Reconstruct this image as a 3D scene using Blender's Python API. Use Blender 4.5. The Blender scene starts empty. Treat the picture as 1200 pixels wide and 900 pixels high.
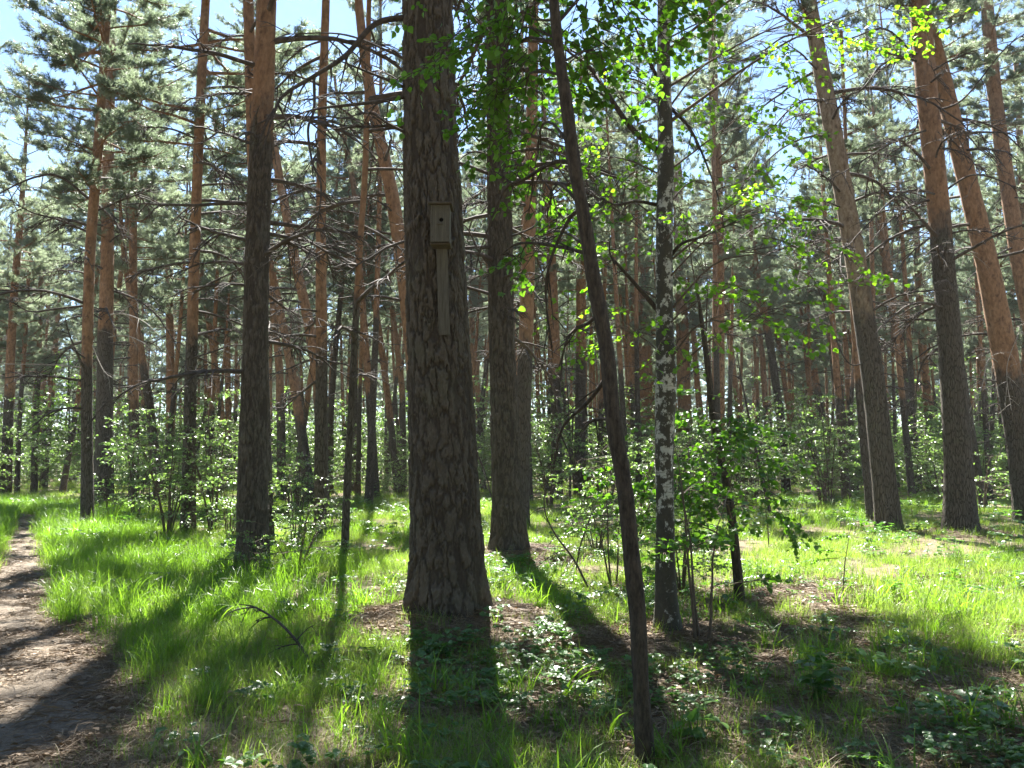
import bpy, math, random
import numpy as np
from mathutils import Vector, Matrix, kdtree, noise as mnoise

# ------------------------------------------------------------------ camera, sky, sun, exposure
R = math.radians
S = bpy.context.scene
COL = S.collection
CAM_H, PITCH, FPX = 1.6, math.atan(95 / 933), 933.0
cam_d = bpy.data.cameras.new("camera"); cam = bpy.data.objects.new("camera", cam_d); COL.objects.link(cam)
cam_d.sensor_width = 36.0; cam_d.lens = 36.0 * FPX / 1200.0
cam_d.clip_start = 0.05; cam_d.clip_end = 2000.0
cam.location = (0, 0, CAM_H); cam.rotation_euler = (math.pi / 2 + PITCH, 0, 0)
S.camera = cam

SUN_AZ, SUN_EL = R(-9.0), R(53)
sun_dir = Vector((math.sin(SUN_AZ) * math.cos(SUN_EL), math.cos(SUN_AZ) * math.cos(SUN_EL), math.sin(SUN_EL)))
w = bpy.data.worlds.new("World"); S.world = w; w.use_nodes = True
wn = w.node_tree.nodes; wn.clear()
wo = wn.new("ShaderNodeOutputWorld"); wb = wn.new("ShaderNodeBackground"); sk = wn.new("ShaderNodeTexSky")
sk.sky_type = 'NISHITA'; sk.sun_disc = False; sk.sun_elevation = SUN_EL; sk.sun_rotation = SUN_AZ
sk.air_density = 1.0; sk.dust_density = 0.1; sk.ozone_density = 3.0
wb.inputs[1].default_value = 0.05
w.node_tree.links.new(sk.outputs[0], wb.inputs[0]); w.node_tree.links.new(wb.outputs[0], wo.inputs[0])
sd = bpy.data.lights.new("sun", 'SUN'); sd.energy = 5.0; sd.angle = R(0.5); sd.color = (1.0, 0.965, 0.90)
so = bpy.data.objects.new("sun", sd); COL.objects.link(so); so.location = (0, 0, 40)
so.rotation_euler = (-sun_dir).to_track_quat('-Z', 'Y').to_euler()
S.view_settings.view_transform = 'Standard'; S.view_settings.look = 'None'
S.view_settings.gamma = 1.0; S.view_settings.exposure = 2.6
try:
    S.view_settings.use_curve_mapping = False
except Exception:
    pass
cy = S.cycles
cy.max_bounces = 6; cy.diffuse_bounces = 4; cy.glossy_bounces = 2; cy.transmission_bounces = 5; cy.transparent_max_bounces = 6
cy.use_denoising = True; cy.caustics_reflective = False; cy.caustics_refractive = False
cy.sample_clamp_indirect = 6.0

HAZE = 0.0003                   # density of the air between the trees
rng = np.random.default_rng(11)
random.seed(5)
TAU = 2 * math.pi

# ------------------------------------------------------------------ helpers: pixels of the photo (1200x900) to places in the world
cp, sp_ = math.cos(PITCH), math.sin(PITCH)
def ray(px, py):
    a, b = (px - 600) / FPX, -(py - 450) / FPX
    return np.array([a, cp - b * sp_, sp_ + b * cp])
def at(px, py, Y):
    d = ray(px, py)
    return np.array([0, 0, CAM_H]) + d * (Y / d[1])
MOUNDS = []                     # (x, y, height, radius)
def gz(x, y):
    x = np.asarray(x, float); y = np.asarray(y, float)
    z = 0.05 * np.sin(x * 0.55 + 1.3) * np.cos(y * 0.42 + 0.4) + 0.03 * np.sin(x * 1.3 + y * 0.9) + 0.018 * np.sin(x * 2.9 - y * 2.3 + 1) * np.sin(y * 3.1 + x)
    z = z + 0.01 * np.sin(7.1 * x + 3 * y) * np.sin(6.3 * y - 2 * x)
    for mx, my, mh, mr in MOUNDS:
        z = z + mh * np.exp(-((x - mx) ** 2 + (y - my) ** 2) / (mr * mr))
    return z
def ground(px, py):
    d = ray(px, py); t = 10.0; o = np.array([0, 0, CAM_H])
    t = CAM_H / max(1e-3, -d[2])
    for _ in range(12):
        p = o + d * t
        t = (CAM_H - float(gz(p[0], p[1]))) / max(1e-3, -d[2])
    return o + d * t

# ------------------------------------------------------------------ helpers: meshes
class MB:
    """collects vertices, faces, a material index and a float attribute per vertex"""
    def __init__(s): s.V, s.Q, s.T, s.qm, s.tm, s.A, s.n = [], [], [], [], [], [], 0
    def add(s, V, Q=None, T=None, m=0, a=0.5):
        V = np.asarray(V, float)
        if Q is not None and len(Q): s.Q.append(np.asarray(Q) + s.n); s.qm.append(np.full(len(Q), m))
        if T is not None and len(T): s.T.append(np.asarray(T) + s.n); s.tm.append(np.full(len(T), m))
        s.V.append(V); s.A.append(np.full(len(V), a) if np.isscalar(a) else np.asarray(a)); s.n += len(V)
    def mesh(s, name, mats, smooth=True):
        me = bpy.data.meshes.new(name)
        V = np.concatenate(s.V)
        Q = np.concatenate(s.Q) if s.Q else np.zeros((0, 4), int); T = np.concatenate(s.T) if s.T else np.zeros((0, 3), int)
        me.vertices.add(len(V)); me.vertices.foreach_set("co", V.astype(np.float32).ravel())
        nl = Q.size + T.size
        me.loops.add(nl); me.loops.foreach_set("vertex_index", np.concatenate([Q.ravel(), T.ravel()]).astype(np.int32))
        npo = len(Q) + len(T); me.polygons.add(npo)
        st = np.concatenate([np.arange(len(Q)) * 4, Q.size + np.arange(len(T)) * 3]).astype(np.int32)
        me.polygons.foreach_set("loop_start", st)
        mi = np.concatenate((s.qm or [np.zeros(0)]) + (s.tm or [np.zeros(0)])).astype(np.int32)
        for m in mats: me.materials.append(m)
        me.polygons.foreach_set("material_index", mi)
        me.polygons.foreach_set("use_smooth", np.full(npo, smooth))
        at_ = me.attributes.new("tint", 'FLOAT', 'POINT'); at_.data.foreach_set("value", np.concatenate(s.A).astype(np.float32))
        me.update(calc_edges=True); me.validate()
        return me
def link(name, data, parent=None, loc=None):
    o = bpy.data.objects.new(name, data); COL.objects.link(o)
    if parent is not None: o.parent = parent
    if loc is not None: o.location = loc
    return o
def tag(o, label=None, cat=None, group=None, kind=None):
    for k, v in (("label", label), ("category", cat), ("group", group), ("kind", kind)):
        if v: o[k] = v
    return o
def thing(name, loc, label, cat, group=None):
    o = link(name, None, None, tuple(float(c) for c in loc)); o.empty_display_size = 0.3
    return tag(o, label, cat, group)

def tube(P, r, n=6, cap=True):
    """a tapered tube along the points P"""
    P = np.asarray(P, float); r = np.broadcast_to(np.asarray(r, float), (len(P),))
    t = np.gradient(P, axis=0); t /= np.linalg.norm(t, axis=1)[:, None] + 1e-9
    ref = np.array([0, 0, 1.0]) if abs(t[:, 2]).mean() < 0.8 else np.array([0, 1.0, 0])
    u = np.cross(t, ref); u /= np.linalg.norm(u, axis=1)[:, None] + 1e-9
    v = np.cross(t, u)
    a = np.arange(n) / n * TAU
    V = P[:, None] + r[:, None, None] * (np.cos(a)[None, :, None] * u[:, None] + np.sin(a)[None, :, None] * v[:, None])
    V = V.reshape(-1, 3)
    i = np.arange(len(P) - 1)[:, None] * n; j = np.arange(n)[None]; k = (j + 1) % n
    Q = np.stack([i + j, i + k, i + n + k, i + n + j], -1).reshape(-1, 4)
    return V, Q
def smooth_path(P, n):
    """Catmull-Rom through the points P"""
    P = np.asarray(P, float); Pe = np.vstack([2 * P[0] - P[1], P, 2 * P[-1] - P[-2]]); out = []
    for t in np.linspace(0, len(P) - 1 - 1e-6, n):
        i = int(t); f = t - i; a, b, c, d = Pe[i:i + 4]
        out.append(0.5 * ((2 * b) + (c - a) * f + (2 * a - 5 * b + 4 * c - d) * f * f + (3 * b - a - 3 * c + d) * f ** 3))
    return np.array(out)
def basis(d, up=(0, 0, 1)):
    d = np.asarray(d, float); d = d / np.linalg.norm(d); u = np.asarray(up, float)
    s = np.cross(d, u)
    if np.linalg.norm(s) < 1e-3: s = np.array([1.0, 0, 0])
    s = s / np.linalg.norm(s)
    return np.stack([d, s, np.cross(s, d)], 1)        # columns: forward, side, up
def unit(v): return v / (np.linalg.norm(v) + 1e-9)

# ------------------------------------------------------------------ materials
def new_mat(name):
    m = bpy.data.materials.new(name); m.use_nodes = True; nt = m.node_tree; nt.nodes.clear()
    out = nt.nodes.new("ShaderNodeOutputMaterial")
    return m, nt, out
def N(nt, t, **kw):
    n = nt.nodes.new(t)
    for k, v in kw.items(): setattr(n, k, v)
    return n
def ramp(nt, fac, stops):
    n = nt.nodes.new("ShaderNodeValToRGB"); cr = n.color_ramp
    while len(cr.elements) < len(stops): cr.elements.new(0.5)
    for e, (p, c) in zip(cr.elements, stops): e.position = p; e.color = (*c, 1) if len(c) == 3 else c
    nt.links.new(fac, n.inputs[0]); return n.outputs[0]
def noise_tex(nt, vec, scale, detail=4, rough=0.6):
    n = nt.nodes.new("ShaderNodeTexNoise"); n.inputs["Scale"].default_value = scale; n.inputs["Detail"].default_value = detail
    n.inputs["Roughness"].default_value = rough
    if vec is not None: nt.links.new(vec, n.inputs["Vector"])
    return n.outputs["Fac"]
def mapping(nt, src, sc):
    n = nt.nodes.new("ShaderNodeMapping"); n.inputs["Scale"].default_value = sc; nt.links.new(src, n.inputs["Vector"]); return n.outputs[0]
def mixc(nt, f, a, b, bt='MIX'):
    n = nt.nodes.new("ShaderNodeMix"); n.data_type = 'RGBA'; n.blend_type = bt
    for s, v in ((n.inputs[0], f), (n.inputs[6], a), (n.inputs[7], b)):
        if isinstance(v, (int, float)): s.default_value = v
        elif isinstance(v, tuple): s.default_value = (*v, 1)
        else: nt.links.new(v, s)
    return n.outputs[2]
def math_(nt, op, a, b=None):
    n = nt.nodes.new("ShaderNodeMath"); n.operation = op
    for s, v in zip(n.inputs, (a, b)):
        if v is None: continue
        if isinstance(v, (int, float)): s.default_value = v
        else: nt.links.new(v, s)
    return n.outputs[0]
def bsdf(nt, out, col, rough=0.8, spec=0.3, height=None, bump=0.5, dist=0.02):
    b = nt.nodes.new("ShaderNodeBsdfPrincipled"); b.inputs["Roughness"].default_value = rough
    b.inputs["Specular IOR Level"].default_value = spec
    if isinstance(col, tuple): b.inputs["Base Color"].default_value = (*col, 1)
    else: nt.links.new(col, b.inputs["Base Color"])
    if height is not None:
        bp = nt.nodes.new("ShaderNodeBump"); bp.inputs["Strength"].default_value = bump; bp.inputs["Distance"].default_value = dist
        nt.links.new(height, bp.inputs["Height"]); nt.links.new(bp.outputs[0], b.inputs["Normal"])
    nt.links.new(b.outputs[0], out.inputs[0]); return b
def attr(nt, name):
    n = nt.nodes.new("ShaderNodeAttribute"); n.attribute_name = name; return n.outputs["Fac"]

def leaf_mat(name, dark, light, trans=0.5, tcol=None, rough=0.4, spec=0.5, per_object=0.35, tboost=1.0):
    """a leaf, needle or blade: reflects on its face and lets light through; tint attribute and instance vary the colour"""
    m, nt, out = new_mat(name)
    oi = N(nt, "ShaderNodeObjectInfo")
    f = math_(nt, 'ADD', math_(nt, 'MULTIPLY', attr(nt, "tint"), 1 - per_object), math_(nt, 'MULTIPLY', oi.outputs["Random"], per_object))
    col = mixc(nt, f, dark, light)
    b = nt.nodes.new("ShaderNodeBsdfPrincipled"); b.inputs["Roughness"].default_value = rough; b.inputs["Specular IOR Level"].default_value = spec
    nt.links.new(col, b.inputs["Base Color"])
    t = nt.nodes.new("ShaderNodeBsdfTranslucent")
    nt.links.new(mixc(nt, 1.0, col, tcol or (1.0, 1.0, 0.6), 'MULTIPLY') if tboost == 1.0 else mixc(nt, 1.0, mixc(nt, 1.0, col, (tboost, tboost, tboost), 'MULTIPLY'), tcol or (1.0, 1.0, 0.6), 'MULTIPLY'), t.inputs[0])
    mx = nt.nodes.new("ShaderNodeMixShader"); mx.inputs[0].default_value = trans
    nt.links.new(b.outputs[0], mx.inputs[1]); nt.links.new(t.outputs[0], mx.inputs[2]); nt.links.new(mx.outputs[0], out.inputs[0])
    return m

M = {}
M['needles'] = leaf_mat("pine_needles", (0.062, 0.084, 0.058), (0.155, 0.18, 0.128), 0.5, (0.96, 1.0, 0.84), 0.42, 0.7, 0.45, 2.7)
M['leaf'] = leaf_mat("broad_leaf", (0.05, 0.115, 0.02), (0.10, 0.19, 0.03), 0.5, (1.0, 1.2, 0.35), 0.36, 0.5, 0.2, 1.9)
M['birch_leaf'] = leaf_mat("birch_leaf", (0.06, 0.13, 0.02), (0.12, 0.21, 0.03), 0.55, (1.05, 1.2, 0.3), 0.36, 0.5, 0.2, 2.6)
M['shrub_leaf'] = leaf_mat("shrub_leaf", (0.075, 0.13, 0.05), (0.14, 0.20, 0.075), 0.42, (1.0, 1.12, 0.55), 0.32, 0.9, 0.3, 2.4)
M['herb'] = leaf_mat("herb_leaf", (0.05, 0.12, 0.03), (0.11, 0.20, 0.05), 0.42, (1.0, 1.2, 0.4), 0.34, 0.6, 0.4, 1.9)
M['grass'] = leaf_mat("grass_blade", (0.08, 0.14, 0.028), (0.20, 0.26, 0.07), 0.5, (0.98, 1.1, 0.42), 0.4, 0.4, 0.45, 2.1)
M['grass_lush'] = leaf_mat("lush_grass_blade", (0.075, 0.15, 0.022), (0.16, 0.26, 0.045), 0.5, (1.0, 1.1, 0.36), 0.38, 0.4, 0.4, 2.0)
M['straw'] = leaf_mat("dry_grass", (0.18, 0.145, 0.085), (0.42, 0.355, 0.235), 0.3, (1.0, 0.9, 0.65), 0.6, 0.3, 0.5)

def pine_bark(name, bump=0.9, displaced=False, top=None):
    m, nt, out = new_mat(name)
    tc = N(nt, "ShaderNodeTexCoord"); ob = tc.outputs["Object"]
    sep = N(nt, "ShaderNodeSeparateXYZ"); nt.links.new(ob, sep.inputs[0])
    st = mapping(nt, ob, (1, 1, 0.19))
    warp = N(nt, "ShaderNodeVectorMath", operation='ADD')
    nz = N(nt, "ShaderNodeTexNoise"); nz.inputs["Scale"].default_value = 5.0; nt.links.new(st, nz.inputs["Vector"])
    sc_ = N(nt, "ShaderNodeVectorMath", operation='SCALE'); sc_.inputs["Scale"].default_value = 0.10
    nt.links.new(nz.outputs["Color"], sc_.inputs[0]); nt.links.new(st, warp.inputs[0]); nt.links.new(sc_.outputs[0], warp.inputs[1])
    vo = N(nt, "ShaderNodeTexVoronoi", feature='DISTANCE_TO_EDGE'); vo.inputs["Scale"].default_value = 24.0
    nt.links.new(warp.outputs[0], vo.inputs["Vector"])
    vc = N(nt, "ShaderNodeTexVoronoi", feature='F1'); vc.inputs["Scale"].default_value = 24.0; nt.links.new(warp.outputs[0], vc.inputs["Vector"])
    fine = noise_tex(nt, mapping(nt, ob, (1, 1, 0.5)), 45, 5, 0.7)
    edge = attr(nt, "crev") if displaced else math_(nt, 'MINIMUM', math_(nt, 'MULTIPLY', vo.outputs["Distance"], 7.0), 1.0)
    plate = mixc(nt, fine, (0.052, 0.045, 0.036), (0.175, 0.155, 0.122))
    plate = mixc(nt, math_(nt, 'MULTIPLY', vc.outputs["Color"], 0.5), plate, (0.13, 0.105, 0.078))
    plate = mixc(nt, ramp(nt, noise_tex(nt, ob, 2.3, 3), [(0.55, (0, 0, 0)), (0.8, (0.5, 0.5, 0.5))]), plate, (0.10, 0.12, 0.07))
    low = mixc(nt, math_(nt, 'ADD', math_(nt, 'MULTIPLY', edge, 0.85), math_(nt, 'MULTIPLY', fine, 0.36)), (0.035, 0.027, 0.021), plate)
    flake = noise_tex(nt, mapping(nt, ob, (1, 1, 0.45)), 14, 5, 0.65)
    hi = ramp(nt, flake, top or [(0.30, (0.08, 0.048, 0.032)), (0.45, (0.205, 0.112, 0.058)), (0.60, (0.31, 0.18, 0.098)), (0.8, (0.34, 0.255, 0.175))])
    # the tint attribute climbs from 0 (furrowed grey base) to 1 (flaky orange top)
    k = math_(nt, 'ADD', attr(nt, "tint"), math_(nt, 'MULTIPLY', math_(nt, 'SUBTRACT', noise_tex(nt, mapping(nt, ob, (1, 1, 0.5)), 3.5, 4), 0.5), 0.9))
    kk = ramp(nt, k, [(0.38, (0, 0, 0)), (0.62, (1, 1, 1))])
    oi = N(nt, "ShaderNodeObjectInfo")
    hi = mixc(nt, math_(nt, 'MULTIPLY', oi.outputs["Random"], 0.45), hi, (0.30, 0.19, 0.12))
    scar = ramp(nt, noise_tex(nt, mapping(nt, ob, (1, 1, 0.6)), 6.5, 5, 0.7), [(0.54, (0, 0, 0)), (0.66, (0.75, 0.75, 0.75))])
    hi = mixc(nt, scar, hi, (0.085, 0.055, 0.04))
    col = mixc(nt, kk, low, hi)
    h = math_(nt, 'ADD', math_(nt, 'MULTIPLY', edge, math_(nt, 'SUBTRACT', 1.0, kk)), math_(nt, 'MULTIPLY', fine, 0.35))
    bsdf(nt, out, col, 0.85, 0.25, h, bump, 0.03)
    return m
M['pine_bark'] = pine_bark("pine_bark")
M['pine_bark_tan'] = pine_bark("pine_bark_tan", top=[(0.30, (0.10, 0.075, 0.052)), (0.45, (0.22, 0.165, 0.112)), (0.6, (0.30, 0.24, 0.17)), (0.8, (0.34, 0.29, 0.22))])
M['pine_bark_deep'] = pine_bark("pine_bark_deep", 0.5, True)

def simple_bark(name, a, b, scale=30, zs=0.35, bump=0.6, rough=0.85):
    m, nt, out = new_mat(name); tc = N(nt, "ShaderNodeTexCoord")
    f = noise_tex(nt, mapping(nt, tc.outputs["Object"], (1, 1, zs)), scale, 5, 0.7)
    bsdf(nt, out, ramp(nt, f, [(0.3, a), (0.7, b)]), rough, 0.25, f, bump, 0.02); return m
M['dead_wood'] = simple_bark("dead_branch_wood", (0.035, 0.029, 0.025), (0.115, 0.095, 0.08), 20, 1)
M['grey_wood'] = simple_bark("bare_grey_wood", (0.20, 0.18, 0.15), (0.42, 0.39, 0.34), 25, 1)
M['linden_bark'] = simple_bark("dark_smooth_bark", (0.018, 0.015, 0.012), (0.105, 0.085, 0.066), 42, 0.3, 1.0)
M['twig'] = simple_bark("twig_bark", (0.06, 0.045, 0.035), (0.16, 0.125, 0.09), 40, 0.4)
M['pine_limb'] = simple_bark("live_limb_bark", (0.12, 0.07, 0.04), (0.30, 0.17, 0.09), 18, 0.6)

def birch_bark():
    m, nt, out = new_mat("birch_bark"); tc = N(nt, "ShaderNodeTexCoord"); ob = tc.outputs["Object"]
    sep = N(nt, "ShaderNodeSeparateXYZ"); nt.links.new(ob, sep.inputs[0])
    big = noise_tex(nt, mapping(nt, ob, (1, 1, 0.8)), 7.0, 5, 0.65)
    hor = noise_tex(nt, mapping(nt, ob, (4, 4, 30)), 2.2, 4, 0.6)
    blotch = noise_tex(nt, mapping(nt, ob, (1, 1, 0.75)), 16.0, 6, 0.7)
    white = mixc(nt, ramp(nt, hor, [(0.36, (0.75, 0.75, 0.75)), (0.44, (0, 0, 0))]), (0.42, 0.42, 0.37), (0.10, 0.095, 0.075))
    darkf = math_(nt, 'ADD', math_(nt, 'ADD', math_(nt, 'MULTIPLY', big, 0.5), math_(nt, 'MULTIPLY', blotch, 0.5)), math_(nt, 'MULTIPLY', math_(nt, 'ADD', math_(nt, 'MULTIPLY', attr(nt, "tint"), 0.5), 0.12), 0.30))
    col = mixc(nt, ramp(nt, darkf, [(0.495, (0, 0, 0)), (0.53, (1, 1, 1))]), white, mixc(nt, blotch, (0.012, 0.011, 0.009), (0.095, 0.086, 0.062)))
    bsdf(nt, out, col, 0.75, 0.3, big, 0.8, 0.03); return m
M['birch_bark'] = birch_bark()

def weathered_wood(name, a, b):
    m, nt, out = new_mat(name); tc = N(nt, "ShaderNodeTexCoord"); ob = tc.outputs["Object"]
    f = noise_tex(nt, mapping(nt, ob, (60, 60, 3)), 1.0, 6, 0.75); g = noise_tex(nt, ob, 9, 3)
    c = mixc(nt, g, ramp(nt, f, [(0.38, a), (0.62, b)]), (0.10, 0.092, 0.072))
    bsdf(nt, out, c, 0.85, 0.25, f, 0.35, 0.004); return m
M['board'] = weathered_wood("weathered_board", (0.05, 0.046, 0.037), (0.165, 0.152, 0.125))
M['board_dark'] = weathered_wood("dark_board", (0.05, 0.036, 0.026), (0.11, 0.085, 0.062))  # darker, browner board for the roof and floor
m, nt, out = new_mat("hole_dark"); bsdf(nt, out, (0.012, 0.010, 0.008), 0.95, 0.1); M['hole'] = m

def ground_mat():
    m, nt, out = new_mat("forest_floor"); tc = N(nt, "ShaderNodeTexCoord"); ob = tc.outputs["Object"]
    a = noise_tex(nt, ob, 0.9, 5, 0.6); b = noise_tex(nt, ob, 38, 6, 0.75); c = noise_tex(nt, ob, 6, 5, 0.65)
    litter = ramp(nt, b, [(0.3, (0.06, 0.044, 0.03)), (0.52, (0.19, 0.148, 0.098)), (0.72, (0.38, 0.31, 0.21))])
    green = ramp(nt, b, [(0.35, (0.03, 0.05, 0.012)), (0.7, (0.11, 0.16, 0.035))])
    f = ramp(nt, math_(nt, 'ADD', math_(nt, 'MULTIPLY', a, 0.6), math_(nt, 'MULTIPLY', c, 0.4)), [(0.50, (0, 0, 0)), (0.64, (0.7, 0.7, 0.7))])
    bsdf(nt, out, mixc(nt, f, litter, green), 0.95, 0.15, b, 0.9, 0.03); return m
M['floor'] = ground_mat()
def path_mat():
    m, nt, out = new_mat("trodden_soil"); tc = N(nt, "ShaderNodeTexCoord"); ob = tc.outputs["Object"]
    b = noise_tex(nt, ob, 30, 6, 0.75); c = noise_tex(nt, ob, 2.2, 5, 0.6); d = noise_tex(nt, ob, 120, 3, 0.8)
    col = ramp(nt, b, [(0.28, (0.075, 0.058, 0.043)), (0.5, (0.19, 0.155, 0.118)), (0.74, (0.36, 0.305, 0.24))])
    col = mixc(nt, ramp(nt, c, [(0.4, (0, 0, 0)), (0.7, (0.6, 0.6, 0.6))]), col, (0.25, 0.21, 0.16))
    bsdf(nt, out, col, 0.95, 0.15, math_(nt, 'ADD', b, math_(nt, 'MULTIPLY', d, 0.4)), 0.9, 0.02); return m
M['path'] = path_mat()
M['litter'] = leaf_mat("fallen_needles", (0.10, 0.065, 0.035), (0.33, 0.24, 0.15), 0.15, (1.0, 0.8, 0.5), 0.6, 0.3, 0.4)

# ------------------------------------------------------------------ prototypes: dead branches
def rand_branch(L, r0, droop, nt=9, bow=0.25, seed=0):
    """(points, radius) list of one dead branch along +X with side twigs"""
    g = np.random.default_rng(seed); n = 12
    t = np.linspace(0, 1, n)
    z = L * (0.22 * t * (1 if g.random() < 0.6 else 0.2) - droop * t ** 2.2) ; y = L * bow * (g.random() - 0.5) * t ** 1.5
    P = np.stack([L * t * (1 - 0.15 * t), y, z], 1) + np.cumsum(g.normal(0, 0.012 * L, (n, 3)), 0) * t[:, None]
    out = [(P, r0 * (1 - t) ** 0.8 + 0.003)]
    for k in range(nt):
        f = g.uniform(0.25, 0.95); b = np.array([np.interp(f, t, P[:, i]) for i in range(3)])
        d = unit(np.array([g.uniform(0.3, 1.0), g.choice([-1, 1]) * g.uniform(0.3, 1.0), g.uniform(-0.7, 0.35)]))
        l = L * g.uniform(0.12, 0.38) * (1.1 - 0.6 * f); s = np.linspace(0, 1, 6)
        Q = b + d * (s * l)[:, None] + np.stack([0 * s, 0 * s, -0.35 * l * s ** 2], 1) + np.cumsum(g.normal(0, 0.03 * l, (6, 3)), 0) * s[:, None]
        out.append((Q, r0 * 0.42 * (1 - f * 0.5) * (1 - s) + 0.002))
        for _ in range(3):
            q = Q[g.integers(2, 5)]; d2 = unit(d + g.normal(0, 0.7, 3)); l2 = l * g.uniform(0.2, 0.5)
            out.append((np.array([q, q + d2 * l2 * 0.5 + g.normal(0, 0.02 * l, 3), q + d2 * l2 + np.array([0, 0, -0.15 * l2])]), np.array([0.004, 0.003, 0.0015])))
    return out
def branch_mesh(parts, name="dead_branch", mat=None):
    mb = MB()
    for P, r in parts: mb.add(*tube(P, r, 6 if np.max(r) > 0.012 else 4))
    return mb.mesh(name, [mat or M['dead_wood']])
DEAD = [branch_mesh(rand_branch(1.0, 0.0135, d, nt + 4, 0.5, 100 + i)) for i, (d, nt) in enumerate([(0.1, 7), (0.25, 9), (0.45, 9), (0.3, 12), (0.6, 8), (0.0, 6), (0.35, 4), (0.2, 11), (0.5, 12), (0.15, 3)])]

# ------------------------------------------------------------------ prototypes: pine crowns
def tuft_template(g, n=18, L=0.10, wd=0.0055):
    """one shoot of needles along +X: n slim triangles"""
    a = g.uniform(0, TAU, n); s = g.uniform(-0.06, 0.05, n); sp = g.uniform(0.35, 1.1, n)
    d = np.stack([np.cos(sp), np.sin(sp) * np.cos(a), np.sin(sp) * np.sin(a)], 1)
    b = np.stack([s, 0 * s, 0 * s], 1); l = L * g.uniform(0.7, 1.15, n)[:, None]
    side = np.cross(d, g.normal(0, 1, (n, 3))); side /= np.linalg.norm(side, axis=1)[:, None]
    V = np.stack([b - side * wd, b + side * wd, b + d * l], 1).reshape(-1, 3)
    return V, np.arange(3 * n).reshape(-1, 3)
def merge_template(mb, tV, tF, pos, dirs, scale, m, tints, up=None, quad=False):
    """many turned and scaled copies of one template, as part of one mesh"""
    k = len(pos); B = np.stack([basis(dirs[i], (0, 0, 1) if up is None else up[i]) for i in range(k)])
    V = np.einsum('kij,vj->kvi', B, tV) * np.asarray(scale)[:, None, None] + pos[:, None]
    F = tF[None] + (np.arange(k) * len(tV))[:, None, None]
    mb.add(V.reshape(-1, 3), Q=F.reshape(-1, 4) if quad else None, T=None if quad else F.reshape(-1, 3), m=m, a=np.repeat(tints, len(tV)))
def pine_crown(seed, H=11.0, Rm=2.7, density=1.0, sparse=0.0, nneed=16):
    g = np.random.default_rng(seed); mb = MB()
    temps = [tuft_template(g, nneed) for _ in range(4)]
    pos, dirs, tints = [], [], []
    z = 0.0
    while z < H - 0.3:
        f = z / H
        prof = (0.55 + 0.45 * min(1, f / 0.3)) * (1 - f ** 2.2) ** 0.8 + 0.06
        for _ in range(g.integers(2, 5)):
            if g.random() < sparse: continue
            az = g.uniform(0, TAU); L = Rm * prof * g.uniform(0.55, 1.15)
            rise = 0.05 + 0.75 * f + g.normal(0, 0.12)
            n = 9; t = np.linspace(0, 1, n)
            dr = np.stack([np.cos(az) * t, np.sin(az) * t, rise * t * 0.6 - 0.25 * (1 - f) * t ** 2 + 0.22 * t ** 3], 1) * L
            P = dr + np.array([0, 0, z + g.uniform(-0.1, 0.1)]) + np.cumsum(g.normal(0, 0.02 * L, (n, 3)), 0) * t[:, None]
            mb.add(*tube(P, 0.012 * L * (1 - t) + 0.006, 5), m=1)
            tint0 = g.uniform(0, 1)
            for k in range(int(7 + 4 * L)):
                fb = g.uniform(0.3, 1.0); b = np.array([np.interp(fb, t, P[:, i]) for i in range(3)])
                d = unit(np.array([np.cos(az + g.normal(0, 0.85)), np.sin(az + g.normal(0, 0.85)), g.uniform(-0.1, 0.6)]))
                l = L * g.uniform(0.14, 0.34) * (1.15 - 0.6 * fb); s = np.linspace(0, 1, 4)
                Q = b + d * (s * l)[:, None] + np.stack([0 * s, 0 * s, 0.12 * l * s ** 2], 1) + g.normal(0, 0.02 * l, (4, 3))
                mb.add(*tube(Q, 0.009 * (1 - s) + 0.003, 3), m=1)
                nt_ = max(3, int(density * g.integers(6, 11) * l / 0.5))
                for q in range(nt_):
                    u = g.uniform(0.25, 1.05); pos.append(np.array([np.interp(min(u, 1), s, Q[:, i]) for i in range(3)]) + g.normal(0, 0.045, 3))
                    dirs.append(unit(d + g.normal(0, 0.5, 3) + np.array([0, 0, 0.35]))); tints.append(np.clip(0.3 * tint0 + g.uniform(0, 0.7), 0, 1))
        z += g.uniform(0.28, 0.5)
    pos, dirs, tints = np.array(pos), np.array(dirs), np.array(tints)
    w_ = g.integers(0, 4, len(pos))
    for i, (tV, tF) in enumerate(temps):
        s_ = w_ == i
        merge_template(mb, tV, tF, pos[s_], dirs[s_], g.uniform(1.0, 1.7, s_.sum()), 0, tints[s_])
    return mb.mesh("crown", [M['needles'], M['pine_limb']], smooth=False)
CROWNS = [pine_crown(20 + i, H, Rm, dn, sp) for i, (H, Rm, dn, sp) in enumerate([(11, 2.6, 1.5, 0.0), (10, 2.9, 1.4, 0.12), (12, 2.4, 1.5, 0.08), (9, 2.8, 1.5, 0.15), (13, 2.7, 1.35, 0.15), (11, 3.1, 1.3, 0.2)])]
CROWN_H = [11, 10, 12, 9, 13, 11, 13]
CROWNS.append(pine_crown(41, 13, 3.5, 2.3, 0.0))  # extra-dense crown, out of view, shaped to shade the foreground

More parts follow.
